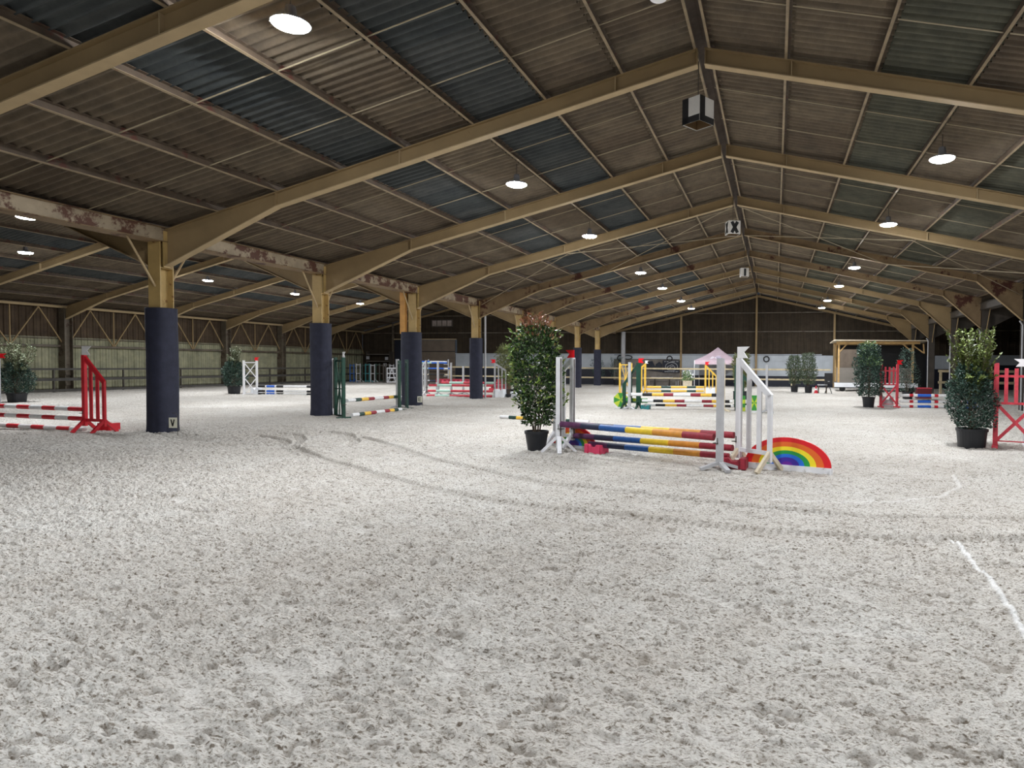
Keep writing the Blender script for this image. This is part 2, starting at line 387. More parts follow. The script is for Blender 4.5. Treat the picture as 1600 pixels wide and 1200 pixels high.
extra = np.array([(-36, 1.3, -.01), (xl0, 1.3, -.01), (-1.75*(20), 19.7, -.01), (-36, 19.7, -.01), (xr0, 1.3, -.01), (20, 1.3, -.01), (20, 24.7, -.01), (.8*25, 24.7, -.01), (-36, -4, -.01), (20, -4, -.01)], float)
eq = np.array([(0, 1, 2, 3), (4, 5, 6, 7), (8, 9, 5, 0)])+nv
verts = np.concatenate([verts, extra]); quads = np.concatenate([quads, eq])
fm = bpy.data.meshes.new('floor'); fm.vertices.add(len(verts)); fm.vertices.foreach_set('co', verts.reshape(-1))
fm.loops.add(len(quads)*4); fm.loops.foreach_set('vertex_index', quads.reshape(-1).astype(np.int32))
fm.polygons.add(len(quads)); fm.polygons.foreach_set('loop_start', np.arange(len(quads), dtype=np.int32)*4)
fm.polygons.foreach_set('loop_total', np.full(len(quads), 4, dtype=np.int32))
fm.update(calc_edges=True); fm.validate()
fm.polygons.foreach_set('use_smooth', np.ones(len(fm.polygons), bool))
at = fm.attributes.new('mark', 'FLOAT', 'POINT'); at.data.foreach_set('value', np.concatenate([MK.reshape(-1), np.zeros(len(extra))]).astype(np.float32))
at = fm.attributes.new('crevice_shade', 'FLOAT', 'POINT'); at.data.foreach_set('value', np.concatenate([CS.reshape(-1), np.zeros(len(extra))]).astype(np.float32))
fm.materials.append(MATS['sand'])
fo = bpy.data.objects.new('floor', fm); COL.objects.link(fo); struct(fo)
def gz(x, y):
    h, _, _ = floor_height(np.array([float(x)]), np.array([float(y)])); return float(h[0])

# ------------------------------------------------------------------ roof cladding
def roof():
    mb_v = []; mb_f = []; mb_m = []; off = 0
    lam = .177; n_per = 8
    yv = np.arange(-4, GY+.01, lam/n_per); ph = .036*np.sin(2*math.pi*yv/lam)
    def strip(xa, xb, ridge, mi):
        nonlocal off
        za = 7.10-SL*abs(xa-ridge); zb = 7.10-SL*abs(xb-ridge)
        if za > zb: hi, lo = (xa, za), (xb, zb)
        else: hi, lo = (xb, zb), (xa, za)
        sg = 1 if lo[0] > hi[0] else -1
        lo = (lo[0]+sg*.10, lo[1]-SL*.10+.028)
        a = np.stack([np.full_like(yv, hi[0]), yv, hi[1]+ph], -1); b = np.stack([np.full_like(yv, lo[0]), yv, lo[1]+ph], -1)
        mb_v.append(a); mb_v.append(b); n = len(yv)
        f = np.stack([off+np.arange(n-1), off+np.arange(1, n), off+n+np.arange(1, n), off+n+np.arange(n-1)], -1)
        mb_f.append(f); off += 2*n
        yc = (yv[:-1]+yv[1:])/2
        if mi == 0: mm = np.zeros(n-1)
        else:
            mm = np.full(n-1, mi)
            mm[(yc > 1.4) & (yc < 4.2) & (xa < -6)] = 0
            mm[(yc > 46.45)] = 0
        mb_m.append(mm)
    def slope(ridge, sgn, nrow, maxd, dark, mi):
        d0 = .12; e = [.12]+[ROW*i+.12 for i in range(1, nrow)]+[maxd]
        for i in range(len(e)-1):
            strip(ridge+sgn*e[i], ridge+sgn*e[i+1], ridge, mi if (i+1) in dark else 0)
    slope(XR, -1, 8, 11.35, (3, 5), 1)
    slope(XR, 1, 7, 10.15, (3, 5), 2)
    slope(XL, 1, 8, 11.30, (3, 5), 1)
    slope(XL, -1, 8, 11.40, (3, 5), 1)
    V = np.concatenate(mb_v); F = np.concatenate(mb_f); Mi = np.concatenate(mb_m)
    # third hall, right of the right-hand columns
    me = bpy.data.meshes.new('ceiling'); me.from_pydata(V.tolist(), [], F.tolist())
    for n_ in ('roof_sheet', 'roof_skylight', 'roof_skylight_right'): me.materials.append(MATS[n_])
    me.polygons.foreach_set('material_index', Mi.astype(np.int32)); me.polygons.foreach_set('use_smooth', [True]*len(F)); me.update()
    o = bpy.data.objects.new('ceiling', me); COL.objects.link(o); struct(o)
    m = MB(); m.add([(XE, -4, 4.75), (20, -4, 4.75+SL*11.15), (20, GY, 4.75+SL*11.15), (XE, GY, 4.75)], [(0, 1, 2, 3)])
    struct(m.build('ceiling', 'roof_sheet'))
    # ridge caps: a dark strip closing each ridge
    for i, xr in enumerate((XR, XL)):
        m = MB()
        m.add([(xr-.32, -4, 7.06), (xr, -4, 7.19), (xr+.32, -4, 7.06), (xr-.32, GY, 7.06), (xr, GY, 7.19), (xr+.32, GY, 7.06)], [(0, 1, 4, 3), (1, 2, 5, 4)])
        struct(m.build('trim_%d' % (i+1), 'sheet_brown_dark'))
    # outer weather layer, so no stray light leaks through the sheet laps
roof()

# ------------------------------------------------------------------ walls
def wall_left():
    m = MB()
    lam = .32; y = -4.0; prof = []
    while y < GY:
        prof += [(y, 0), (y+.02, .035), (y+.05, .035), (y+.07, 0)]; y += lam
    prof.append((GY, 0))
    def panel(z0, z1, dx, mi):
        n = len(prof); vs = [(XW+dx+p[1], min(p[0], GY), z0) for p in prof]+[(XW+dx+p[1], min(p[0], GY), z1) for p in prof]
        m.add(vs, [(i, i+1, n+i+1, n+i) for i in range(n-1)], mi)
    panel(0, .16, .01, 2); panel(.12, 2.78, 0, 1); panel(2.74, 4.55, -.04, 0)
    return struct(m.build('wall_left', ['cladding_brown', 'cladding_cream', 'dark_steel']))
wall_left()
def wall_far():
    m = MB()
    # back wall polygon pieces above the low band (cladding with vertical ribs)
    def zroof(x):
        if x > XE: return 4.75+SL*(x-XE)
        if x > XC: return 7.06-SL*abs(x-XR)
        return 7.06-SL*abs(x-XL)
    x = XW; lam = .45
    while x < 20:
        if -32.3 < x < -26.5: z0 = 3.62
        elif x < -26.4: z0 = 0
        elif x < 20: z0 = 2.40
        xs = [x, x+.02, x+.06, x+.08, min(x+lam, 20)]; dy = [0, -.03, -.03, 0, 0]
        for i in range(4):
            if xs[i+1] <= xs[i]: continue
            m.add([(xs[i], GY+dy[i], z0), (xs[i+1], GY+dy[i+1], z0), (xs[i+1], GY+dy[i+1], zroof(xs[i+1])), (xs[i], GY+dy[i], zroof(xs[i]))], [(0, 1, 2, 3)], 0)
        x += lam
    m.box(((-32.3-29.6)/2, GY-.02, 1.8), (2.75, .05, 3.66), 3)   # flush black panel standing in for the unlit opening in the left gable
    # low band: light panels, darker masonry below
    m.box(((-26.4+XC)/2, GY-.02, 1.82), (XC+26.4, .08, 1.16), 1)
    m.box(((-26.4+XC)/2, GY-.01, .62), (XC+26.4, .06, 1.24), 3)
    m.box(((XC-7.3)/2, GY-.02, 2.22), (-7.3-XC, .08, .30), 1)
    m.box(((XC-7.3)/2, GY-.01, 1.02), (-7.3-XC, .06, 2.05), 2)
    m.box(((-7.3+4.9)/2, GY-.02, 1.60), (12.2, .08, 1.56), 1)
    m.box(((-7.3+3.5)/2, GY-.01, .42), (10.8, .06, .84), 3)
    m.box(((4.9+20)/2, GY-.01, 1.2), (15.1, .06, 2.4), 3); m.box((4.2, GY-.01, .42), (1.4, .06, .84), 3)
    m.box((12.3, GY-.05, 1.92), (2.1, .06, .96), 1); m.box((15.5, GY-.05, 2.1), (3.6, .06, .7), 1)
    m.box(((XW+XC)/2, GY-.05, 2.46), (1, .01, .01), 0)
    return struct(m.build('wall_far', ['cladding_gable', 'panel_light', 'panel_grey', 'banner_black']))
wall_far()
m = MB(); m.add([(20, -4, 0), (20, GY, 0), (20, GY, 7.6), (20, -4, 7.6)], [(0, 1, 2, 3)]); struct(m.build('wall_right', 'cladding_brown'))
# ledges on top of the light bands
m = MB(); m.box(((-26.4+3.4)/2, GY-.08, 2.44), (29.8, .10, .06)); m.box(((-7.3+3.5)/2, GY-.07, 1.96), (10.8, .03, .03)); struct(m.build('trim_3', 'panel_light'))

# gable door: big beige sliding door in the left gable
d = MB(); d.box((-28.0, GY-.10, 1.80), (3.15, .07, 3.55)); door = struct(d.build('door_1', 'door_beige'))
m = MB(); m.box((-28.0, GY-.15, 2.62), (3.15, .03, .06)); m.box((-28.0, GY-.15, .9), (3.15, .03, .05)); m.build('door_seam', 'black', door)
m = MB(); m.box((-29.2, GY-.16, 3.66), (5.9, .08, .08)); m.build('door_track', 'steel_flange', door)
m = MB()
for i in range(4): m.box((-28.35+i*.46, GY-.06, 5.02), (.38, .04, .46))
wn = struct(m.build('window_1', 'window_glow'))
m = MB(); m.box((-27.66, GY-.05, 5.02), (1.98, .03, .60)); m.build('window_frame', 'dark_steel', wn)

# gable rails (girts), posts and rakes
for i, (z, a, b) in enumerate(((4.19, XW, 20), (5.62, -8, 5.2), (5.62, -30, -18))):
    m = MB(); m.box(((a+b)/2, GY-.08, z), (b-a, .07, .07)); struct(m.build('trim_%d' % (4+i), 'wall_post'))
for i, (x, z) in enumerate(((-32.2, 5.0), (-29.6, 5.6), (-24, 6.9), (-18.3, 5.6), (-7.18, 5.5), (-1.42, 6.95), (4.27, 5.6))):
    m = MB(); m.box((x, GY-.13, z/2), (.14, .02, z)); m.box((x, GY-.19, z/2), (.02, .12, z)); m.box((x, GY-.25, z/2), (.14, .02, z))
    pos = ('left of the door opening', 'left of the beige sliding door', 'under the left hall ridge', 'right of the sliding door wall', 'above the black round-logo banner', 'under the main ridge', 'beside the wooden booth')[i]
    tag(m.build('gable_post', 'steel' if 3 < i < 7 else 'wall_post'), 'slim steel wind post on the far gable wall, '+pos, 'post', 'gable wall posts')
for i, (xa, xb, xr) in enumerate(((XC, XR, XR), (XR, XE, XR), (XW, XL, XL), (XL, XC, XL))):
    m = MB(); za = 6.98-SL*abs(xa-xr); zb = 6.98-SL*abs(xb-xr)
    m.beam((xa, GY-.12, za-.10), (xb, GY-.12, zb-.10), .12, .16); struct(m.build('trim_%d' % (7+i), 'steel'))

# ------------------------------------------------------------------ portal frames
ORD = ['nearest', 'second', 'third', 'fourth', 'fifth', 'sixth', 'seventh', 'eighth', 'ninth', 'tenth']
def rafter(xcol, xr, sgn, zh, zk_d=8.45, zk=4.668, rusty=False, name_mats=('steel', 'steel_flange'), y=0, label=''):
    """tapered I-section from column face (xcol) up to ridge xr; sgn=-1 if column is left of ridge"""
    D = abs(xr-xcol); X = lambda d: xr+sgn*d
    top = [(X(.06), ztop(.06)), (X(D), ztop(D))]
    bot = [(X(.06), ztop(.06)-.265), (X(zk_d), zk), (X(D), zh)]
    m = MB()
    poly = [top[0], top[1], bot[2], bot[1], bot[0]]
    m.prism(poly, -.012, .012, 0)
    def flange(a, b, w_=.17, t=.018, mi=0): m.beam((a[0], 0, a[1]), (b[0], 0, b[1]), w_, t, mi, side=(0, 1, 0))
    flange(top[0], top[1], mi=0); flange(bot[0], bot[1], mi=1); flange(bot[1], bot[2], mi=1)  # bottom flanges use a paler steel: floor light put into their colour
    # stiffeners: knee, two site splices, ridge end plate
    for d in (.07, zk_d, 1.5, 5.7):
        if d > D: continue
        zt = ztop(d); zb = zt-.265 if d < zk_d else zk
        m.box((X(d), 0, (zt+zb)/2), (.014, .16, zt-zb-.02), 1 if d in (1.5, 5.7) else 0)
    o = m.build('roof_rafter', list(name_mats)); o.location = (0, y, 0)
    return tag(o, label, 'rafter', 'steel roof rafters')
for k in range(-2, 8):
    y = Y0+5*k
    mm = ('steel', 'steel_flange') if k < 2 else (('steel_rusty', 'steel') if k in (3, 4, 6) else ('steel', 'steel_flange'))
    if k >= -1:
        n_ = ORD[k+1]
        rafter(XC+.17, XR, -1, 3.55, name_mats=mm, y=y, label='cream steel roof rafter, left slope of the main hall, %s from the camera' % n_)
        rafter(XE-.15, XR, 1, 3.27, 8.45, 4.70, name_mats=mm if k < 5 else ('steel', 'steel'), y=y, label='cream steel roof rafter, right slope of the main hall, %s from the camera' % n_)
        rafter(XC-.17, XL, 1, 3.55, name_mats=('steel', 'steel_flange'), y=y, label='steel roof rafter of the left aisle, rising from the padded column, %s from the camera' % n_)
    if k >= 0:
        rafter(XW+.25, XL, -1, 3.69, name_mats=('steel', 'steel_flange'), y=y, label='steel roof rafter of the left aisle, ending on the cream wall, %s from the camera' % ORD[k])
    if 2 <= k:
        # third hall, mostly hidden behind the right columns
        m = MB(); m.prism([(XE+.15, 4.55), (XE+.15, 3.27), (XE+3, 4.75), (20, 4.75+SL*8.2), (20, 4.95+SL*8.3)], -.012, .012)
        m.beam((XE+.15, 0, 3.27), (XE+3, 0, 4.75), .17, .018, 0, (0, 1, 0))
        o = m.build('roof_rafter', 'dark_steel'); o.location = (0, y, 0)  # darker than the main rafters: third hall's gloom put into the colour
        tag(o, 'dim steel roof rafter beyond the right row of columns, %s from the camera' % ORD[k-2], 'rafter', 'steel roof rafters')

# purlins with sag rods
def purlin_mesh(L_):
    m = MB(); m.box((0, L_/2, -.005), (.012, L_, .135), 0); m.box((.018, L_/2, -.070), (.045, L_, .008), 1); m.box((.028, L_/2, .058), (.062, L_, .008), 0)
    return m.mesh('roof_purlin', ['purlin_steel', 'purlin_lip'])
PM = purlin_mesh(GY+4-.05)
def rod_mesh(dx, dz):
    m = MB(); m.tube([(0, 0, 0), (dx, 0, dz)], .011, 6, 0); return m.mesh('sag_rod', 'rod_metal')
def purlin(x, xr, label, sgn, last=False):
    d = abs(x-xr); z = ztop(d)+.078
    t = bpy.data.objects.new('roof_purlin', PM); COL.objects.link(t)
    t.location = (x, -4, z); t.rotation_euler = (0, sgn*math.atan(SL), 0)
    if sgn < 0: t.rotation_euler = (0, -math.atan(SL), 0)
    tag(t, label, 'purlin', 'roof purlins')
    return t
RODS = {}
def slope_purlins(xr, sgn, n, where, maxd):
    for i in range(n+1):
        d = .14 if i == 0 else ROW*i
        if d > maxd: continue
        x = xr+sgn*d
        lab = ('steel roof purlin beside the ridge, %s' % where) if i == 0 else 'steel roof purlin, number %d down from the ridge, %s' % (i+1, where)
        t = purlin(x, xr, lab, sgn)
        if i > 0 and (maxd > 11 or True) and where.startswith('left slope of the main') or where.startswith('right slope of the main') and i > 0:
            key = sgn
            if key not in RODS: RODS[key] = rod_mesh(-ROW+.04, 0)
            for b in range(-1, 8):
                for fr in (.34, .67):
                    s = bpy.data.objects.new('sag_rod', RODS[key]); COL.objects.link(s); s.parent = t
                    s.location = (0 if sgn > 0 else 0, Y0+5*b+5*fr+4, -.02)
                    if sgn < 0: s.rotation_euler = (0, 0, math.pi)
slope_purlins(XR, -1, 8, 'left slope of the main hall', 11.3)
slope_purlins(XR, 1, 7, 'right slope of the main hall', 10.0)
slope_purlins(XL, 1, 8, 'right slope of the left aisle', 11.3)
slope_purlins(XL, -1, 8, 'left slope of the left aisle', 11.3)

# valley gutter beams over the column rows
for xc, lab in ((XC, 'peeling cream valley gutter beam carried by the padded columns'), (XE, 'dim valley gutter beam over the right row of columns')):
    m = MB(); L_ = GY+4; yc = GY/2-2+0.0
    zt, zb = 4.34, 4.06
    m.box((xc-.17, yc, (zt+zb)/2), (.012, L_-.1, zt-zb), 0); m.box((xc+.17, yc, (zt+zb)/2), (.012, L_-.1, zt-zb), 0)
    m.box((xc, yc, zb), (.42, L_-.1, .014), 1); m.box((xc-.19, yc, zt), (.1, L_-.1, .012), 1); m.box((xc+.19, yc, zt), (.1, L_-.1, .012), 1)
    tag(m.build('gutter_beam', ['gutter_paint', 'steel_rusty'] if xc < 0 else ['dark_steel', 'dark_steel']), lab, 'beam')  # right beam coloured dark to carry the gloom over there
m = MB(); m.tube([(XW+.28, -4, 4.30), (XW+.28, GY-.2, 4.30)], .07, 10); tag(m.build('eaves_beam', 'steel_flange'), 'round steel eaves tube along the top of the cream left wall', 'beam')

# padded columns
def h_section(m, z0, z1, s=.30, t=.02, mi=0):
    m.box((0, -s/2, (z0+z1)/2), (s, t, z1-z0), mi); m.box((0, s/2, (z0+z1)/2), (s, t, z1-z0), mi); m.box((0, 0, (z0+z1)/2), (t, s-t, z1-z0), mi)
PADW = .26
def pad_mesh(seed, seam=2.0):
    rs = random.Random(seed); m = MB(); n = 40; vs = []; fs = []
    zs = [-.03, .1, .25, .5, .9, 1.2, 1.6, 1.62, 2.0, 2.4, 2.66, 2.68]
    for i, z in enumerate(zs):
        for k in range(n):
            t = 2*math.pi*k/n; r_ = PADW*(1+.10*abs(math.sin(2*t))**3)
            r_ *= 1+.02*math.sin(3*t+z*2+seed)+rs.uniform(-.004, .004)
            if z < .2: r_ *= 1+.05*math.sin(t*5+seed)**2
            if z == 1.6: r_ *= 1.012
            vs.append((r_*math.cos(t), r_*math.sin(t), z))
    for i in range(len(zs)-1):
        for k in range(n): fs.append((i*n+k, i*n+(k+1) % n, (i+1)*n+(k+1) % n, (i+1)*n+k))
    fs.append(tuple((len(zs)-1)*n+k for k in range(n)))
    m.add(vs, fs); return m
def column(k):
    y = Y0+5*k
    labs = {-1: 'navy padded steel column nearest the camera, at the far left edge', 0: 'navy padded column with the letter V plate at its foot', 1: 'navy padded column beside the green jump stand with a white flag',
            2: 'navy padded column with an orange downpipe and the letter E plate', 3: 'navy padded column in front of the red and mint jump', 4: 'navy padded column mostly hidden behind the tall laurel bush, left side',
            5: 'navy padded column hidden behind the tall laurel bush', 6: 'navy padded column just behind the red flag of the rainbow jump', 7: 'navy padded column standing in line with the far wooden rail'}
    t = thing('steel_column', labs[k], 'column', (XC, y, 0), 0, 'padded columns of the left row')
    m = MB(); h_section(m, 0, 4.1); m.box((.17, 0, 3.9), (.03, .2, .75)); m.box((-.17, 0, 3.9), (.03, .2, .75)); m.box((0, 0, 3.52), (.28, .28, .02)); m.build('column_shaft', 'column_paint', t)
    pd = pad_mesh(k+3).build('column_padding', 'pad', t, smooth=True)
    if k == 2: pd.scale = (1.35, 1.1, 1); pd.location = (-.12, 0, 0)
    m = MB(); m.tube([(.02, .15, 3.12), (.02, .72, 4.06)], .022, 8); m.build('knee_brace', 'steel_flange', t)
    m = MB(); m.tube([(.02, -.15, 3.12), (.02, -.76, 4.06)], .022, 8); m.build('knee_brace', 'steel_flange', t)
    if k == 2:
        m = MB(); m.box((-.36, -.12, 3.37), (.20, .16, 1.5)); m.build('downpipe', 'orange_paint', t)
    if k == 3:
        m = MB(); m.tube([(.33, .2, 0), (.33, .2, 4.0)], .04, 10); m.build('downpipe', 'grey_post', t)
for k in range(-1, 8): column(k)

def rcolumn(k):
    y = Y0+5*k
    t = thing('steel_column', 'dark bare steel column of the right row, %s from the camera in view' % ORD[k-2], 'column', (XE, y, 0), 0, 'dark columns of the right row')
    m = MB(); h_section(m, 0, 4.1, .32); m.build('column_shaft', 'dark_steel', t)
    m = MB(); m.tube([(-.2, -.17, 0), (-.2, -.17, 3.1), (-.3, -.17, 3.25)], .03, 8); m.build('conduit', 'grey_post', t)
    m = MB(); m.tube([(.02, -.15, 3.0), (.02, -.7, 4.06)], .022, 8); m.build('knee_brace', 'steel', t)
for k in range(2, 8): rcolumn(k)

def wcolumn(k):
    y = Y0+5*k
    t = thing('wall_column', 'dark steel column against the cream left wall, %s from the camera' % ORD[k], 'column', (XW+.22, y, 0), 0, 'columns along the left wall')
    m = MB(); h_section(m, 0, 4.25, .38); m.box((0, -.2, 1.0), (.42, .03, 2.0)); m.build('column_shaft', 'wall_post', t)
for k in range(0, 8): wcolumn(k)

# wall truss bays and girt
m = MB(); m.box((XW+.12, GY/2-2, 2.33), (.10, GY+3.8, .11)); m.box((XW+.1, GY/2-2, 2.72), (.04, GY+3.8, .04)); tag(m.build('wall_girt', 'wall_post'), 'dark horizontal steel rail along the cream left wall', 'rail')
def bay_truss():
    m = MB(); zt, zb = 4.22, 2.38
    m.beam((0, 0, zt), (0, 0, zb), .045, .045); m.beam((0, -1.25, zt), (0, -.04, zb), .05, .05); m.beam((0, 1.25, zt), (0, .04, zb), .05, .05)
    m.beam((0, -1.25, zt), (0, -2.4, zb), .05, .05); m.beam((0, 1.25, zt), (0, 2.4, zb), .05, .05)
    return m.mesh('wall_bracing', 'steel')
BT = bay_truss()
for k in range(0, 8):
    o = bpy.data.objects.new('wall_bracing', BT); COL.objects.link(o); o.location = (XW+.2, Y0+5*k+2.5, 0)
    tag(o, 'zigzag steel bracing high on the left wall, %s bay from the camera' % ORD[k], 'bracing', 'zigzag wall bracing')

# wind bracing rods in one roof bay
def brace(a, b, lab):
    m = MB(); m.tube([a, b], .014, 6); tag(m.build('bracing_rod', 'rod_metal'), lab, 'rod', 'diagonal roof bracing rods')
ya, yb = Y0+10.1, Y0+14.9
brace((XR-.1, ya, 6.66), (-6.9, yb, 5.33), 'thin diagonal bracing rod under the left roof slope, starting at the ridge')
brace((-6.9, ya, 5.33), (XC+.3, yb, 4.1), 'thin diagonal bracing rod under the left roof slope, ending at a padded column')
brace((-6.9, ya, 5.33), (XR-.1, yb, 6.66), 'dark diagonal bracing rod under the left roof slope, rising away to the ridge')
brace((XR+.1, ya, 6.66), (4.0, yb, 5.4), 'thin diagonal bracing rod under the right roof slope, starting at the ridge')
brace((4.0, ya, 5.4), (XR+.1, yb, 6.66), 'thin diagonal bracing rod under the right roof slope, rising away to the ridge')
brace((4.0, ya, 5.4), (XE-.3, yb, 4.2), 'thin diagonal bracing rod low on the right roof slope, going away')
brace((XE-.3, ya, 4.2), (4.0, yb, 5.4), 'thin diagonal bracing rod low on the right roof slope, rising away')

# ------------------------------------------------------------------ lamps
def make_lamp():
    t = thing('high_bay_lamp', 'x', 'lamp')
    m = MB(); m.lathe([(.02, .22), (.055, .21), (.065, .17), (.07, .09), (.10, .07), (.19, .035), (.235, -.005), (.22, -.005), (.19, .02), (.02, .04)], 24); m.build('housing', 'lamp_body', t, True)
    m = MB(); m.lathe([(.225, -.002), (.218, .0), (.19, .018), (.185, .0)], 24); m.build('rim', 'lamp_reflector', t, True)
    m = MB(); m.lathe([(.215, .0), (.205, -.022), (.16, -.042), (.08, -.052), (.001, -.055)], 24); m.build('lens', 'lamp_glow', t, True)
    m = MB(); m.tube([(0, 0, .21), (0, 0, .44)], .008, 6); m.build('hanger', 'dark_steel', t)
    return t
LP = []
for i, (x, y, z) in enumerate([(-5.5, -.4, 5.45), (-5.8, 7.05, 5.67), (-5.5, 13.5, 5.44), (-5.5, 19.24, 5.43), (-5.5, 26.99, 5.40), (-5.5, 32.42, 5.39), (-5.5, 39.03, 5.4), (-5.5, 43.94, 5.37)]):
    LP.append((x, y, z, 'bright high bay lamp under the left slope of the main hall, %s from the camera' % ORD[max(0, i-1)], 6.82-SL*4.2))
for i, (x, y, z) in enumerate([(3, -.2, 5.46), (3, 6.6, 5.46), (3, 13.47, 5.46), (3, 19.49, 5.49), (3, 27.49, 5.47), (3, 33.91, 5.5), (3, 41.18, 5.5), (3, 46.16, 5.5)]):
    LP.append((x, y, z, 'bright high bay lamp under the right slope of the main hall, %s in view' % ORD[max(0, i-2)], 6.82-SL*4.3))
for i, (x, y, z) in enumerate([(-18.5, 13.06, 5.19), (-18.5, 20.49, 5.19), (-18.5, 27.89, 5.24), (-18.5, 35.31, 5.23), (-18.5, 42.67, 5.19)]):
    LP.append((x, y, z, 'bright lamp in the left aisle close to the padded columns, %s from the camera' % ORD[i], 5.6))
for i, (x, y, z) in enumerate([(-27, 18.99, 5.55), (-27, 27.0, 5.54), (-27, 32.98, 5.53), (-27, 39.1, 5.54)]):
    LP.append((x, y, z, 'bright lamp in the left aisle nearer the cream wall, %s from the camera' % ORD[i], 6.2))
lamp0 = make_lamp()
for i, (x, y, z, lab, zr) in enumerate(LP):
    t = lamp0 if i == 0 else copy_tree(lamp0)
    t.location = (x, y, z); t['label'] = lab; t['group'] = 'high bay lamps'
# two dead lamps: one at the ridge, one short tube lamp on the right
t = thing('ridge_lamp', 'unlit dark lamp with a white collar, hung beside the ridge above the L cube', 'lamp', (-1.6, 8.9, 6.55))
m = MB(); m.lathe([(.02, .22), (.10, .20), (.11, 0), (.09, -.01)], 16); m.build('housing', 'lamp_body', t, True)
m = MB(); m.lathe([(.115, .0), (.115, -.07), (.10, -.08), (.001, -.08)], 16); m.build('collar', 'white_clean', t, True)
m = MB(); m.tube([(0, 0, .2), (0, 0, .45)], .01, 6); m.build('hanger', 'dark_steel', t)

# ------------------------------------------------------------------ letter cubes
def letter(m, ch, w_, h_, t, y, cx=0, cz=0, mi=0):
    """bold block letter built of bars in the XZ plane, thickness about y"""
    s = w_*.36
    def bar(x0, z0, x1, z1, wd=s):
        m.beam((cx+x0, y, cz+z0), (cx+x1, y, cz+z1), wd, t, mi, side=(z1-z0, 0, -(x1-x0)))
    a, b = w_/2, h_/2
    if ch == 'L': bar(-a+s/2, b, -a+s/2, -b); bar(-a, -b+s*.4, a, -b+s*.4, s*.8)
    if ch == 'X': bar(-a+s/2, b, a-s/2, -b); bar(a-s/2, b, -a+s/2, -b)
    if ch == 'I': bar(0, b, 0, -b)
    if ch == 'V': bar(-a+s/3, b, 0, -b, s*.75); bar(a-s/3, b, 0, -b, s*.75)
    if ch == 'E':
        q = s*.7; bar(-a+q/2, b, -a+q/2, -b, q)
        for z in (b-q/2, 0, -b+q/2): bar(-a, z, a, z, q)
def cube_sign(ch, loc, rz, s, lw, lh, ropez, lab):
    t = thing('letter_cube', lab, 'sign', loc, rz, 'hanging letter cubes')
    m = MB(); h_ = s*1.12
    for i in range(4):
        a = i*math.pi/2; m.box((math.cos(a)*s/2, math.sin(a)*s/2, 0), (.01, s, h_), 0, a)
        a2 = a; m.box((math.cos(a)*(s/2-.008), math.sin(a)*(s/2-.008), 0), (.004, s-.02, h_-.02), 1, a)
    m.build('box', ['sign_white', 'sign_inside'], t)
    for i in range(4):
        m = MB(); letter(m, ch, lw, lh, .006, 0); o = m.build('letter', 'letter_black', t)
        a = i*math.pi/2; o.rotation_euler = (0, 0, a); o.location = (math.sin(a)*(s/2+.006), -math.cos(a)*(s/2+.006), 0)
    m = MB(); m.tube([(0, 0, h_/2), (0, 0, ropez)], .008, 6); m.beam((-s/2, 0, h_/2), (s/2, 0, h_/2), .02, .02); m.build('cord', 'dark_steel', t)
cube_sign('L', (-1.33, 11.30, 5.83), R(45+12), .37, .37, .42, .86, 'hanging cube sign with a black letter L on each face, nearest of the ridge cubes')
cube_sign('X', (-1.28, 19.9, 5.63), R(22), .35, .27, .32, 1.1, 'hanging cube sign with a black letter X')
cube_sign('I', (-1.28, 27.5, 5.37), R(14), .31, .25, .30, 1.3, 'hanging cube sign with a black letter I, farthest of the ridge cubes')
def plate_sign(ch, loc, rz, lab):
    t = thing('letter_plate', lab, 'sign', loc, rz, 'letter plates at column feet')
    m = MB(); m.box((0, 0, .1), (.16, .015, .21)); m.build('plate', 'sign_cream', t)
    m = MB(); letter(m, ch, .09, .14, .004, -.011, 0, .1); m.build('letter', 'letter_black', t)
    m = MB(); m.tube([(.09, .01, -.17), (.095, .01, .2), (.05, .01, .30), (-.02, .01, .30)], .005, 6); m.build('wire_stand', 'dark_steel', t)
plate_sign('V', (-12.10, 11.2, .20), R(12), 'small cream plate with a black letter V at the foot of a padded column')
plate_sign('E', (-12.22, 21.1, .20), R(20), 'small cream plate with a black letter E at the foot of a padded column')

# ------------------------------------------------------------------ fences
def fence(name, label, pts_posts, rails, postm, railm, x0, x1, fixed, axis, ph=1.38):
    t = thing(name, label, 'fence')
    for p in pts_posts:
        m = MB(); m.box((p, fixed+.05, ph/2), (.09, .09, ph)) if axis == 'X' else m.box((fixed-.05, p, ph/2), (.08, .06, ph))
        m.build('fence_post', postm, t)
    for z, hh in rails:
        m = MB()
        if axis == 'X': m.box(((x0+x1)/2, fixed, z), (x1-x0, .05, hh))
        else: m.box((fixed, (x0+x1)/2, z), (.05, x1-x0, hh))
        m.build('rail', railm, t)
    return t
fence('wooden_fence', 'pale two-rail wooden fence across the far end of the arena', [-24.74, -19, -14.5, -10.6, -6.28, -2.45, 1.13], [(1.33, .11), (.64, .11)], 'wood_rail', 'wood_rail', -24.8, 3.7, 47.15, 'X')
fence('wooden_fence', 'dark two-rail fence along the cream left wall', [11.2+i*3.55 for i in range(11)], [(1.17, .10), (.66, .14), (.12, .12)], 'dark_steel', 'wood_rail_dark', 8, 50, -34.45, 'Y', 1.2)

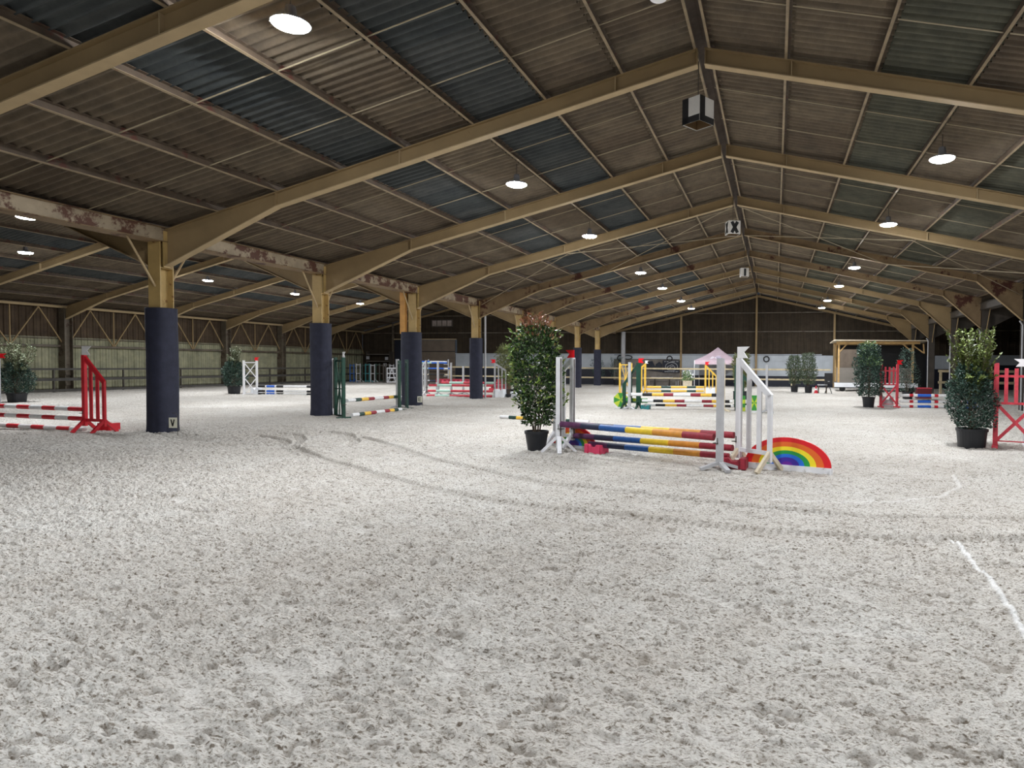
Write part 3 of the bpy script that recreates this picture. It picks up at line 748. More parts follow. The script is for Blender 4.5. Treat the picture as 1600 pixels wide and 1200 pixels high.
# ------------------------------------------------------------------ plants
def leaf_cloud(n, fn, size, aspect=.42, seed=0, up_bias=.2, out_bias=.5):
    """n folded leaves; fn(rs)->(pos, outward dir)"""
    rs = np.random.RandomState(seed); vs = []; fs = []
    for i in range(n):
        p, o = fn(rs); p = Vector(p); o = Vector(o)
        d = (Vector(rs.normal(0, 1, 3))*.8+o*out_bias*2+Vector((0, 0, up_bias*2))).normalized()
        s = Vector(rs.normal(0, 1, 3)); s = (s-d*s.dot(d)).normalized(); nn = d.cross(s)
        L_ = size*rs.uniform(.65, 1.25); W_ = L_*aspect/2; k = len(vs)
        vs += [p, p+d*L_*.5+s*W_+nn*W_*.35, p+d*L_-nn*L_*.12, p+d*L_*.5-s*W_+nn*W_*.35, p+d*L_*.5]
        fs += [(k, k+1, k+4), (k+1, k+2, k+4), (k+2, k+3, k+4), (k+3, k, k+4)]
    m = MB(); m.v = [tuple(v) for v in vs]; m.f = fs; m.m = [0]*len(fs); return m
def prof_fn(z0, z1, rad, shell=.45, lump=.22, seed=0):
    def f(rs):
        while True:
            t = rs.rand(); z = z0+(z1-z0)*t; a = rs.rand()*2*math.pi
            r_ = rad(t)*(1+lump*math.sin(3*a+5*t+seed)*math.sin(9*t+2*a+seed))
            q = r_*(shell+(1-shell)*rs.rand()**.5)
            if rs.rand() < r_/.5: break
        return (q*math.cos(a), q*math.sin(a), z), (math.cos(a), math.sin(a), .2)
    return f
def pot(t, r0, r1, h_, square=False):
    n = 28
    def rr(a, r_):
        return r_*(1+.10*abs(math.sin(2*a))**2) if square else r_
    m = MB(); vs = []; prof = [(r0, 0), (r1, h_-.05), (r1*1.06, h_-.05), (r1*1.06, h_), (r1*.97, h_), (r1*.93, h_-.04)]; fs = []
    for r_, z in prof:
        for k in range(n): a = 2*math.pi*k/n; vs.append((rr(a, r_)*math.cos(a), rr(a, r_)*math.sin(a), z))
    for i in range(len(prof)-1):
        for k in range(n): fs.append((i*n+k, i*n+(k+1) % n, (i+1)*n+(k+1) % n, (i+1)*n+k))
    fs.append(tuple(range(n-1, -1, -1)))
    m.add(vs, fs); m.build('pot', 'pot', t)
    m = MB(); m.lathe([(r1*.95, h_-.05), (.001, h_-.03)], 20); m.build('soil', 'soil', t)
def stems(t, n, z0, z1, r_, seed, rad=.012, tips=None):
    rs = random.Random(seed); m = MB()
    for i in range(n):
        a = rs.uniform(0, 6.28); q = rs.uniform(.1, 1)*r_; x0, y0 = .05*math.cos(a), .05*math.sin(a)
        x1, y1 = q*math.cos(a), q*math.sin(a); zz = rs.uniform(.6, 1)*(z1-z0)+z0
        m.tube([(x0, y0, z0), (x0*.5+x1*.4, y0*.5+y1*.4, z0+(zz-z0)*.4), (x1*.8, y1*.8, z0+(zz-z0)*.75), (x1, y1, zz)], [rad, rad*.8, rad*.6, rad*.3], 6)
    m.build('stem', 'bark', t)

def bush_laurel():
    x, y = -4.15, 11.15; t = thing('potted_laurel', 'tall laurel bush with reddish top leaves in a round black pot by the rainbow jump', 'potted plant', (x, y, gz(x, y)-.02))
    pot(t, .155, .205, .36); stems(t, 12, .3, 2.2, .38, 1, .009)
    rad = lambda u: .12+.30*math.sin(min(1, u*1.15+.12)*math.pi*.62)**.8*(1-.35*max(0, u-.75)/.25)
    leaf_cloud(4200, prof_fn(.46, 2.2, rad, .25), .085, .45, 3).build('foliage', 'leaf_laurel', t)
    leaf_cloud(230, prof_fn(2.02, 2.42, lambda u: .34*(1-.45*u), .2), .10, .38, 4, .5).build('red_leaves', 'leaf_red', t)
    leaf_cloud(420, prof_fn(.8, 2.15, lambda u: .44, .88), .09, .4, 5).build('young_leaves', 'leaf_lime', t)
bush_laurel()

def feather_branches(t, specs, matn, seed, n=95, size=.075):
    rs = random.Random(seed); mb = MB(); lv = []
    L_ = MB()
    for (x0, y0, z0, x1, y1, z1, dens) in specs:
        a = Vector((x0, y0, z0)); b = Vector((x1, y1, z1)); mid = (a+b)/2+Vector((rs.uniform(-.04, .04), rs.uniform(-.04, .04), .04))
        mb.tube([a, mid, b], [.009, .006, .003], 5)
        for i in range(int(n*dens)):
            u = rs.random(); p = (a*(1-u)**2+mid*2*u*(1-u)+b*u*u); d = (b-a).normalized()
            s = Vector((rs.gauss(0, 1), rs.gauss(0, 1), rs.gauss(0, .6))).normalized(); dd = (d*.7+s).normalized()
            sz = size*rs.uniform(.6, 1.3); sd = dd.cross(d).normalized()*sz*.22; k = len(L_.v)
            L_.add([p, p+dd*sz*.5+sd, p+dd*sz, p+dd*sz*.5-sd], [(0, 1, 2, 3)])
    mb.build('twig', 'bark', t); L_.build('feathery_branches', matn, t)
def mixed_bush(x, y, label, topz, low_r, lowtop, spread, seed, pot_r=.17, pot_h=.36, dens=1.0, n=2400, feather='leaf_feather', size=.055, square=True):
    t = thing('potted_shrub', label, 'potted plant', (x, y, gz(x, y)-.02)); pot(t, pot_r*.88, pot_r, pot_h, square); stems(t, 10, pot_h-.05, lowtop, low_r*.7, seed)
    rad = lambda u: low_r*(.55+.6*math.sin(u*math.pi*.85+.25))*(1-.25*u)
    leaf_cloud(int(n*dens), prof_fn(pot_h+.02, lowtop, rad, .3, .25, seed), size, .5, seed).build('foliage', 'leaf_dark', t)
    rs = random.Random(seed); sp = []
    for i in range(int(52*dens)):
        a = rs.uniform(0, 6.28); q = rs.uniform(.2, 1)*spread; zz = lowtop-.25+rs.random()**.8*(topz-lowtop+.25)
        sp.append((.25*q*math.cos(a), .25*q*math.sin(a), lowtop*rs.uniform(.55, .9), q*math.cos(a), q*math.sin(a), zz, 1))
    feather_branches(t, sp, feather, seed)
    return t
mixed_bush(3.72, 13.86, 'large potted shrub with dark lower leaves and yellow-green feathery tips beside the right red stand', 2.32, .42, 1.62, .50, 21, .26, .40, 1.5, 4600)
mixed_bush(-27.62, 19.04, 'potted shrub with long loose branches left of the red striped jump', 2.35, .48, 1.5, .62, 33, .27, .36, 1.2, 3200, 'leaf_pale', .07)
mixed_bush(-25.85, 27.32, 'potted conical shrub with pale upper leaves next to the white lattice stand', 2.38, .50, 1.6, .34, 44, .26, .40, 1.3, 3000, 'leaf_pale', .08)

x, y = 3.5, 26.6
t = thing('potted_shrub', 'glossy upright holly-like shrub in a black pot left of the red ladder stand', 'potted plant', (x, y, gz(x, y)-.02)); pot(t, .19, .23, .42); stems(t, 8, .35, 2.0, .3, 6)
leaf_cloud(4200, prof_fn(.45, 2.4, lambda u: .26+.30*math.sin(u*math.pi*.72+.5)*(1-.35*u), .3, .3, 2), .085, .55, 8).build('foliage', 'leaf_dark', t)
leaf_cloud(900, prof_fn(1.6, 2.52, lambda u: .42*(1-.5*u), .5, .35, 3), .085, .55, 9).build('young_leaves', 'leaf_bright', t)

def olive(x, y, top, seed, label, r_=.45):
    t = thing('potted_olive', label, 'potted plant', (x, y, -.02)); pot(t, .19, .22, .42); stems(t, 8, .35, top-.3, .35, seed)
    leaf_cloud(3200, prof_fn(.5, top, lambda u: r_*(.5+.65*math.sin(u*math.pi*.8+.2))*(1-.2*u), .15, .35, seed), .11, .30, seed, .5).build('foliage', 'leaf_olive', t)
olive(1.15, 40.9, 2.2, 51, 'loose grey-green olive shrub in a black pot, left of the pair by the booth', .42)
olive(1.92, 40.0, 2.35, 52, 'loose grey-green olive shrub in a black pot, right of the pair by the booth', .46)
def bamboo(x, y, top, r_, label, seed, n=3000, mt='leaf_bamboo'):
    t = thing('potted_bamboo', label, 'potted plant', (x, y, -.02)); m = MB(); m.box((0, 0, .2), (.7, .4, .4)); m.box((0, 0, .405), (.74, .44, .03)); m.build('trough', 'pot', t)
    rs = random.Random(seed); m = MB()
    for i in range(34):
        a = rs.uniform(0, 6.28); q = rs.uniform(0, 1)*r_; zz = top*rs.uniform(.75, 1); m.tube([(q*.6*math.cos(a), q*.4*math.sin(a), .38), (q*1.1*math.cos(a), q*math.sin(a), zz)], [.009, .004], 5)
    m.build('cane', 'leaf_bamboo', t)
    leaf_cloud(n, prof_fn(.6, top, lambda u: r_*(.8+.3*math.sin(u*3)), 0, .2, seed), .15, .24, seed, .3, .2).build('foliage', mt, t)
bamboo(-1.5, 30.7, 2.1, .34, 'tall feathery bamboo in a black trough behind the white rainbow-jump wing', 61)
bamboo(-12.1, 28.9, 2.45, .55, 'tall feathery bamboo in a black trough right of the red and mint jump', 62)
# lime young plant below it
t = thing('potted_plant', 'small plant with bright lime leaves in front of the far bamboo trough', 'potted plant', (-11.9, 28.3, 0)); pot(t, .1, .12, .2); stems(t, 6, .15, 1.0, .2, 7)
leaf_cloud(60, prof_fn(.7, 1.25, lambda u: .25, .1), .17, .3, 9).build('foliage', 'leaf_lime', t)
x, y = 6.1, 33.2
t = thing('potted_shrub', 'dark shaded shrub behind the blue, red and white poles, right of the booth', 'potted plant', (x, y, -.02)); pot(t, .2, .24, .42); stems(t, 8, .35, 2.1, .3, 16)
leaf_cloud(1500, prof_fn(.45, 2.45, lambda u: .55*(.6+.5*math.sin(u*math.pi*.8+.2))*(1-.45*u), .1, .3, 5), .09, .4, 18).build('foliage', 'leaf_dark', t)
# plants behind the far rail
for i, (px, py, lab) in enumerate(((-13.6, 50.2, 'tall spiky dark plant behind the far rail, left of the farthest padded column'), (-12.1, 50.3, 'dark leafy plant behind the far rail, at the grey gable column'))):
    t = thing('potted_plant', lab, 'potted plant', (px, py, 0)); pot(t, .22, .26, .4); stems(t, 6, .3, 1.5, .3, 70+i)
    leaf_cloud(420, prof_fn(.5, 1.9+.2*i, lambda u: .45, 0, .3, i), .22, .14, 80+i, .6).build('foliage', 'leaf_dark', t)

# ------------------------------------------------------------------ jump furniture
def feet_A(t, x, matn, zh=.28, sp=.27, wd=.06):
    for s in (-1, 1):
        m = MB(); m.beam((x, 0, zh), (x, s*sp, .012), .05, wd, 0, side=(1, 0, 0)); m.build('foot', matn, t)
def flag(t, x, z, matn, sgn=1, s=.14):
    m = MB(); p = [(0, 0), (s*1.25*sgn, -.005), (s*.8*sgn, s*.5), (s*1.45*sgn, s), (0, s)]
    if sgn < 0: p = p[::-1]
    m.prism([(x+a, z+b) for a, b in p], -.03, -.02); o = m.build('flag', matn, t); o['label'] = ('red' if 'red' in matn else 'white')+' swallow-tailed flag'; return o
def cups(t, zs, x=0, sgn=-1, matn='dark_steel'):
    for z in zs:
        m = MB(); m.box((x+sgn*.05, 0, z-.065), (.08, .11, .012)); m.box((x+sgn*.02, 0, z-.03), (.012, .08, .09)); m.build('cup', matn, t)
def track(t, x, z1, sgn=-1, w_=.012):
    m = MB(); m.box((x+sgn*.04, 0, z1/2+.1), (.006, .03, z1-.25)); o = m.build('cup_track', 'dark_steel', t)
    return o
def wing(label, p, rz, w_, h1, h2, matn, footm, nsl=2, zb=.30, post=.075, cup=(), fl=None, cupsgn=-1, group=None, slw=.065):
    t = thing('jump_wing', label, 'jump stand', (p[0], p[1], gz(*p) if p[1] < 16 else 0), rz, group)
    th = .045
    m = MB(); m.box((0, 0, .14+(h1-.14)/2), (post, th+.02, h1-.14)); m.build('post', matn, t)
    m = MB(); m.box((w_, 0, .14+(h2-.14)/2), (post*.8, th, h2-.14)); m.build('post', matn, t)
    sl = (h2-h1)/w_
    m = MB(); m.beam((.02, 0, h1-.05), (w_+.01, 0, h2-.03), th, .085, 0, side=(0, 1, 0)); m.build('top_rail', matn, t)
    m = MB(); m.box((w_/2, 0, zb), (w_, th*.8, .06)); m.build('bottom_rail', matn, t)
    for i in range(nsl):
        x = w_*(i+1)/(nsl+1); zt = h1+sl*x-.06; m = MB(); m.box((x, 0, (zb+zt)/2), (slw, .02, zt-zb)); m.build('slat', matn, t)
    feet_A(t, 0, footm); feet_A(t, w_, footm)
    cups(t, cup, 0, cupsgn); track(t, 0, h1, cupsgn)
    if fl: flag(t, (-.02 if fl[1] > 0 else .02), h1+.0, fl[0], fl[1], fl[2] if len(fl) > 2 else .14)
    return t
def plain_stand(label, p, rz, h_, matn, cup=(), group=None, size=.085, cupsgn=1, low=True):
    t = thing('jump_stand', label, 'jump stand', (p[0], p[1], gz(*p) if p[1] < 16 else 0), rz, group)
    m = MB(); m.box((0, 0, h_/2+.04), (size, size*.8, h_-.08)); m.build('post', matn, t)
    for i in range(4):
        a = R(45)+i*math.pi/2; m = MB(); m.beam((.03*math.cos(a), .03*math.sin(a), .10 if low else .28), (.30*math.cos(a), .30*math.sin(a), .02), .07, .045); m.build('foot', matn, t)
    cups(t, cup, 0, cupsgn); track(t, 0, h_, cupsgn)
    return t
def pole(label, a, b, cols, r_=.05, bounds=None, group=None, cat='pole', name='jump_pole'):
    a = Vector(a); b = Vector(b); n = len(cols); bounds = bounds or [i/n for i in range(n+1)]
    names = []; [names.append(c) for c in cols if c not in names]
    m = MB(); o = (a+b)/2
    d = (b-a); u = d.normalized(); s = Vector((0, 0, 1)).cross(u).normalized(); v = u.cross(s); K = 14
    vs = []; fs = []; ms = []
    for bd in bounds:
        c = a+d*bd-o
        for k in range(K):
            t = 2*math.pi*k/K; vs.append(c+(s*math.cos(t)+v*math.sin(t))*r_)
    for i in range(n):
        for k in range(K): fs.append((i*K+k, i*K+(k+1) % K, (i+1)*K+(k+1) % K, (i+1)*K+k)); ms.append(names.index(cols[i]))
    fs.append(tuple(range(K-1, -1, -1))); ms.append(names.index(cols[0])); fs.append(tuple(n*K+k for k in range(K))); ms.append(names.index(cols[-1]))
    m.v = [tuple(x) for x in vs]; m.f = fs; m.m = ms
    ob = m.build(name, names, smooth=False); ob.location = o; return tag(ob, label, cat, group)
def block(label, p, rz, matn, s=(.36, .22, .16)):
    t = thing('pole_block', label, 'block', (p[0], p[1], gz(*p) if p[1] < 16 else 0), rz)
    m = MB(); a, b, c = s
    m.prism([(-a/2, 0), (a/2, 0), (a/2, c), (a*.22, c), (a*.12, c*.72), (-a*.12, c*.72), (-a*.22, c), (-a/2, c)], -b/2, b/2); m.build('block_body', matn, t)
    for q in (-.36, .36): m = MB(); m.box((a*q, -b/2-.008, c*.5), (a*.2, .016, c*.9)); m.build('rib', matn, t)

# --- near rainbow jump
gs = Vector((-.77, 9.64)); ls = Vector((-3.66, 10.93)); rw = Vector((-.52, 10.02)); rwo = Vector((-.06, 9.63)); lw = Vector((-3.61, 11.55)); lwo = Vector((-4.02, 11.72))
ang = lambda a, b: math.atan2(b[1]-a[1], b[0]-a[0])
ax = ang(ls, gs)
plain_stand('grey post stand of the rainbow jump, front right', gs, ax+R(8), 1.62, 'grey_post', (.45,), 'stands of the rainbow jump', .095, -1)
plain_stand('white post stand of the rainbow jump beside the laurel pot', ls, ax, 1.67, 'white', (.49,), 'stands of the rainbow jump', .085, 1, False)
wing('white slatted wing with a white flag, right side of the rainbow jump', rw, ang(rw, rwo), (rwo-rw).length, 1.64, 1.11, 'white', 'raw_wood', 2, .27, .08, (.45, .27), ('flag_white', 1, .165), slw=.085, group='stands of the rainbow jump')
wing('white slatted wing with a red flag, left side of the rainbow jump', lw, ang(lw, lwo), .42, 1.65, 1.28, 'white', 'white', 1, .22, .08, (.42, .25), ('flag_red', 1), group='stands of the rainbow jump', slw=.08)
RB = ['purple', 'navy', 'blue', 'yellow', 'orange', 'dark_red']; RBB = [0, .155, .29, .47, .645, .825, 1]
G1 = 'rainbow striped poles'
def P3(p, z): return (p[0], p[1], z)
u_ = (gs-ls).normalized()
pole('worn rainbow striped pole, front one of the top pair', P3(ls+u_*.06, .52), P3(gs-u_*.10, .505), RB, .052, RBB, G1)
u2 = (rw-lw).normalized()
pole('worn rainbow striped pole, rear one of the top pair', P3(lw+u2*.05, .46), P3(rw-u2*.08, .505), RB, .05, RBB, G1)
pole('rainbow striped pole in the middle of the stack, on the rear stands', P3(lw+u2*.06, .26), P3(rw-u2*.10, .31), RB, .05, RBB, G1)
pole('rainbow striped pole lying lowest, on pink and red blocks', (-3.12, 10.98, .185), (-.66, 9.92, .20), RB, .048, RBB, G1)
block('pink plastic block under the left end of the lowest rainbow pole', (-2.98, 10.93), ax, 'pink')
block('dark red plastic block between the right-hand stands of the rainbow jump', (-.56, 9.86), ax+.3, 'dark_red')

def rainbow(label, a, b, hh, zb):
    a = Vector(a); b = Vector(b); L_ = (b-a).length; rz = ang(a, b); c = (a+b)/2
    t = thing('rainbow_filler', label, 'jump filler', (c[0], c[1], gz(c[0], c[1]) if c[1] < 16 else 0), rz)
    m = MB(); m.box((0, 0, zb/2), (L_, .07, zb)); m.box((L_/2-.01, 0, zb/2), (.022, .12, zb)); m.box((-L_/2+.01, 0, zb/2), (.022, .12, zb)); m.build('base_board', 'white', t)
    cs = ['rb_red', 'rb_orange', 'rb_yellow', 'rb_green', 'rb_blue', 'rb_indigo', 'rb_violet']; fr = [1, .84, .67, .53, .40, .28, .13, 0]
    for i, c_ in enumerate(cs):
        m = MB(); n = 36; A = L_/2*.99; vs = []; fs = []
        for y in (-.012, .012):
            for f in (fr[i], fr[i+1]):
                for k in range(n+1):
                    th = math.pi*k/n; vs.append((A*f*math.cos(th), y, zb+hh*f*math.sin(th)))
        q = n+1
        for k in range(n): fs += [(k, k+1, q+k+1, q+k), (2*q+k+1, 2*q+k, 3*q+k, 3*q+k+1), (k+1, k, 2*q+k, 2*q+k+1)]
        m.add(vs, fs); m.build('band', c_, t)
rainbow('half-round rainbow filler board standing right of the white wing', (-.42, 10.02), (.80, 9.66), .40, .10)
rainbow('half-round rainbow filler board behind the left stands of the rainbow jump', (-4.10, 11.85), (-3.12, 11.42), .36, .05)
WGY = ['pole_white', 'dark_green', 'warm_yellow', 'pole_white', 'warm_yellow', 'dark_green', 'pole_white']
pole('white, green and yellow ground pole lying behind the laurel bush', (-7.6, 17.5, .06), (-4.72, 16.55, .06), WGY, .05, [0, .11, .2, .34, .62, .76, .86, 1])

# --- red and white jump on the left
rp = Vector((-14.52, 11.31)); rpo = Vector((-13.95, 11.28))
wing('red slanted wing with a white flag holding red and white poles', rp, ang(rp, rpo), .56, 1.67, 1.11, 'red', 'red', 2, .27, .085, (.48, .28), ('flag_white', 1, .19), slw=.085)
ud = Vector((-1, .10)).normalized()
RW = ['red', 'pole_white']*8
def rwpole(label, z, off, startred, y=0):
    seg = .42/ 1.0; n = 8; cols = [('red' if (i % 2 == 0) == startred else 'pole_white') for i in range(n)]
    a = rp+ud*off+Vector((0, y)); b = a+ud*3.4; pole(label, (a[0], a[1], z), (b[0], b[1], z), cols, .05, None, 'red and white striped poles')
rwpole('red and white striped pole, topmost at the red wing', .52, .05, True)
rwpole('red and white striped pole, second from the top at the red wing', .315, .05, True)
rwpole('red and white striped pole, lowest at the red wing', .065, .2, False, .12)
block('red plastic block behind the foot of the red slanted wing', (-14.42, 11.75), 0, 'red', (.34, .24, .16))
# grey stand cut by the left edge with red flag
t = thing('jump_stand', 'thin grey ladder stand with a red flag at the left edge of the photo', 'jump stand', (-27.35, 18.3, 0), R(30))
for x in (0, -.5): m = MB(); m.box((x, 0, .82), (.05, .05, 1.64)); m.build('post', 'grey_post', t)
for z in (.2, 1.3): m = MB(); m.box((-.25, 0, z), (.5, .03, .05)); m.build('rail', 'grey_post', t)
for x in (-.125, -.25, -.375): m = MB(); m.box((x, 0, .9), (.03, .02, 1.1)); m.build('slat', 'grey_post', t)
flag(t, 0, 1.66, 'flag_red', 1, .16)

# --- lattice stands
def lattice(label, p, rz, w_, h_, matn, nx=2, fl=None, post=.06, pattern='X', name='jump_stand', cup=(), cupsgn=1, group=None):
    t = thing(name, label, 'jump stand', (p[0], p[1], gz(*p) if p[1] < 16 else 0), rz, group)
    for x in (0, w_): m = MB(); m.box((x, 0, h_/2), (post, post, h_)); m.build('post', matn, t)
    for z in (.06, h_-.10): m = MB(); m.box((w_/2, 0, z), (w_, .03, .05)); m.build('rail', matn, t)
    if pattern == 'X':
        zz = (h_-.2)/nx
        for i in range(nx):
            for s in (0, 1):
                m = MB(); m.beam((.02, -.01+.02*s, .08+zz*(i+s)), (w_-.02, -.01+.02*s, .08+zz*(i+1-s)), .04, .015, 0, side=(0, 0, 1)); m.build('cross_brace', matn, t)
    elif pattern == 'fan':
        c = w_/2
        for a in (-1, 0, 1):
            m = MB(); m.tube([(c+a*w_*.40, 0, .08), (c+a*.03, 0, h_*.46), (c+a*.03, 0, h_*.54), (c+a*w_*.40, 0, h_-.1)], .018, 6); m.build('rod', matn, t)
        m = MB(); m.box((w_/2, 0, h_*.48), (w_, .02, .03)); m.build('rail', matn, t)
    for x in (0, w_):
        m = MB(); m.box((x, 0, .02), (.06, .40, .04)); m.build('foot', matn, t)
    cups(t, cup, 0 if cupsgn < 0 else w_, cupsgn)
    if fl: flag(t, fl[2], h_, fl[0], fl[1], .15)
    return t
lattice('white lattice stand with a red flag beside the conical shrub', (-24.95, 26.96), R(22), .58, 1.66, 'white_clean', 2, ('flag_red', 1, .5), .08, cup=(.35, .2))
BWW = ['black', 'pole_white', 'bright_blue', 'pole_white', 'black', 'pole_white', 'black', 'pole_white', 'bright_blue', 'pole_white', 'black']
for i, (z, lab) in enumerate(((.42, 'topmost'), (.19, 'middle'), (.055, 'lowest'))):
    pole('black, blue and white striped pole, %s of three left of the second padded column' % lab, (-24.25, 27.1-.0*i, z), (-20.75, 27.6, z), BWW, .055, [0, .10, .12, .235, .26, .36, .69, .79, .81, .93, .95, 1], 'black, blue and white poles')
plain_stand('white post stand hidden behind the second padded column', (-20.65, 27.62), 0, 1.5, 'white_clean', (.35, .13), None, .08, -1)
block('white plastic block under the white lattice stand', (-24.55, 27.3), 0, 'plank_white', (.4, .3, .34))

# --- green stands between the columns
lattice('dark green fan-lattice stand with a white flag, next to a padded column', (-12.36, 16.72), ang((-12.36, 16.72), (-11.82, 16.35)), .62, 1.72, 'wing_green', 2, ('flag_white', 1, .64), .085, 'fan', cup=(.45,))
m = None
t = plain_stand('white post stand half hidden behind the second padded column', (-12.72, 17.05), 0, 1.69, 'white_clean', (), None, .06)
plain_stand('pale grey perforated post stand facing the green wings', (-12.75, 20.55), 0, 1.71, 'grey_post', (.40,), None, .09, -1)
lattice('dark green wing beside the third padded column, front one', (-12.36, 19.98), R(-50), .38, 1.66, 'wing_green', 2, None, .05, 'fan')
lattice('dark green wing beside the third padded column, rear one', (-12.55, 20.75), R(-50), .40, 1.70, 'dark_green', 2, None, .05, 'fan')
GYR = ['pole_white', 'dark_green', 'warm_yellow', 'dark_red', 'pole_white', 'dark_red', 'warm_yellow', 'dark_green', 'pole_white']
GB = [0, .12, .22, .34, .45, .62, .73, .83, .92, 1]
pole('striped white, green, yellow and red pole held between the green stands', (-11.78, 16.42, .50), (-12.55, 20.4, .43), GYR, .052, GB, 'green, yellow and red striped poles')
pole('striped white, green, yellow and red pole lying on the sand between the green stands', (-11.86, 16.75, .06), (-11.95, 19.45, .06), GYR, .055, GB, 'green, yellow and red striped poles')

# --- far red and mint jump
wing('pale wing at the left end of the red and mint jump', (-16.05, 28.31), R(150), .5, 1.72, 1.4, 'grey_post', 'white', 2, cup=(.5, .3))
plain_stand('pale post stand behind the left wing of the red and mint jump', (-16.15, 29.6), 0, 1.66, 'grey_post', (), None, .09)
plain_stand('pale post stand, second behind the left wing of the red and mint jump', (-15.6, 29.9), 0, 1.62, 'grey_post', (), None, .08)
plain_stand('pale post stand, rearmost at the left of the red and mint jump', (-15.5, 31.0), 0, 1.45, 'grey_post', (), None, .09)
wing('pale wing with a red flag at the right end of the red and mint jump', (-12.58, 28.31), R(12), .5, 1.62, 1.3, 'grey_post', 'grey_post', 2, cup=(.5, .3), fl=('flag_red', -1, .16))
RM = ['red_worn', 'pole_mint', 'red_worn', 'pole_mint', 'red_worn']; RMB = [0, .13, .36, .72, .86, 1]
for i, (z, dy, lab) in enumerate(((.55, 0, 'topmost'), (.29, -.1, 'middle'), (.07, -.2, 'lowest'), (.64, 1.2, 'rear'))):
    pole('red and mint striped pole, %s of its jump' % lab, (-15.95+.0*i, 28.4+dy, z), (-12.68, 28.4+dy, z+.02), RM, .055, RMB, 'red and mint striped poles')
block('white plastic block with a dark slot, right end of the red and mint jump', (-12.25, 28.2), 0, 'plank_white', (.42, .3, .42))
block('white plastic block, smaller, right of the slotted one', (-11.75, 28.6), 0, 'plank_white', (.3, .3, .3))

# --- centre jump, green and yellow
plain_stand('grey post stand at the front left of the green and yellow jump', (-4.95, 22.50), 0, 1.66, 'grey_post', (.52,), None, .10, 1)
t = wing('dark green wing with a red flag at the left of the centre jump', (-4.68, 22.75), R(170), .55, 1.64, .9, 'wing_green', 'wing_green', 1, .25, .16, (.3, .14), ('flag_red', -1, .16), cupsgn=1)
plain_stand('grey post stand at the front right of the centre jump', (-1.66, 22.30), 0, 1.65, 'raw_wood', (.52,), None, .075, -1)
wing('dark green wing at the right of the centre jump', (-1.30, 22.8), R(5), .5, 1.58, .9, 'wing_green', 'wing_green', 1, .25, .10, (.3,))
plain_stand('grey wooden post right of the green and yellow octagon', (-.26, 22.2), 0, 1.60, 'grey_post', (), None, .07)
def octagon(label, p, r_, rz, z=None):
    t = thing('octagon_filler', label, 'jump filler', (p[0], p[1], 0), rz); z = z or r_+.03
    for i in range(8):
        a = R(22.5)+i*math.pi/4; b = a+math.pi/4; m = MB()
        m.prism([(0, z), (r_*math.cos(a), z+r_*math.sin(a)), (r_*math.cos(b), z+r_*math.sin(b))], -.03, .03); m.build('sector', 'fan_green' if i % 2 else 'fan_lime', t)
    m = MB(); m.box((0, 0, .03), (r_*1.3, .25, .06)); m.build('base', 'white', t)
octagon('green and lime octagon disc at the left end of the centre jump', (-5.34, 22.85), .27, R(10), .32)
octagon('green and lime octagon disc at the right end of the centre jump', (-.66, 22.35), .27, R(5), .33)
t = thing('plank_filler', 'green and lime striped filler plank left of the right octagon', 'jump filler', (-1.05, 22.5, 0), 0)
for i in range(4): m = MB(); m.box((.0, 0, .1+i*.13), (.18, .1, .13)); m.build('stripe', 'fan_lime' if i % 2 == 0 else 'fan_green', t)
t = thing('plank_filler', 'green and lime filler plank behind the left grey post of the centre jump', 'jump filler', (-4.85, 23.0, 0), 0)
for i in range(3): m = MB(); m.box((i*.26-.2, 0, .30), (.26, .08, .16)); m.build('stripe', 'fan_green' if i % 2 == 0 else 'fan_lime', t)
KY = ['pole_white', 'black', 'warm_yellow', 'dark_red', 'pole_white', 'dark_red', 'warm_yellow', 'black', 'pole_white']; KB = [0, .13, .24, .37, .48, .67, .78, .90, .97, 1]
pole('black, yellow, red and white striped pole, top pole of the centre jump', (-4.87, 22.45, .54), (-1.75, 22.25, .57), KY, .058, KB, 'striped poles of the centre jump')
pole('black, yellow, red and white striped pole, middle pole of the centre jump', (-4.55, 22.75, .31), (-1.40, 22.7, .34), KY, .052, KB, 'striped poles of the centre jump')
pole('black, yellow, red and white striped pole, lowest pole of the centre jump', (-4.48, 22.85, .16), (-1.36, 22.75, .18), KY, .045, KB, 'striped poles of the centre jump')
block('teal plastic block under the left end of the centre jump poles', (-4.38, 22.55), 0, 'teal', (.30, .3, .17))
# yellow rear jump
lattice('yellow fan-lattice stand with a pale post, left of the yellow poles', (-8.15, 34.6), R(8), .62, 1.68, 'warm_yellow', 2, None, .09, 'fan')
wing('yellow slanted wing with a white flag at the left of the yellow poles', (-6.98, 35.7), R(165), .42, 1.66, 1.3, 'warm_yellow', 'warm_yellow', 1, .15, .09, (.4, .15), ('flag_white', -1, .16), cupsgn=1)
wing('yellow slanted wing with a red flag at the right of the yellow poles', (-3.79, 36.99), R(5), .60, 1.60, 1.0, 'warm_yellow', 'warm_yellow', 2, .15, .10, (.4, .15), ('flag_red', 1, .18))
YG = ['warm_yellow', 'dark_green', 'warm_yellow', 'dark_green', 'warm_yellow']
for i, (z, lab) in enumerate(((.36, 'upper'), (.14, 'lower'))):
    pole('yellow and green striped pole, %s one of the yellow jump' % lab, (-6.9, 35.75, z), (-3.88, 36.9, z), YG, .06, [0, .25, .42, .70, .86, 1], 'yellow and green poles')
block('white plastic block at the foot of the right yellow wing', (-3.45, 36.4), 0, 'plank_white', (.5, .35, .35))

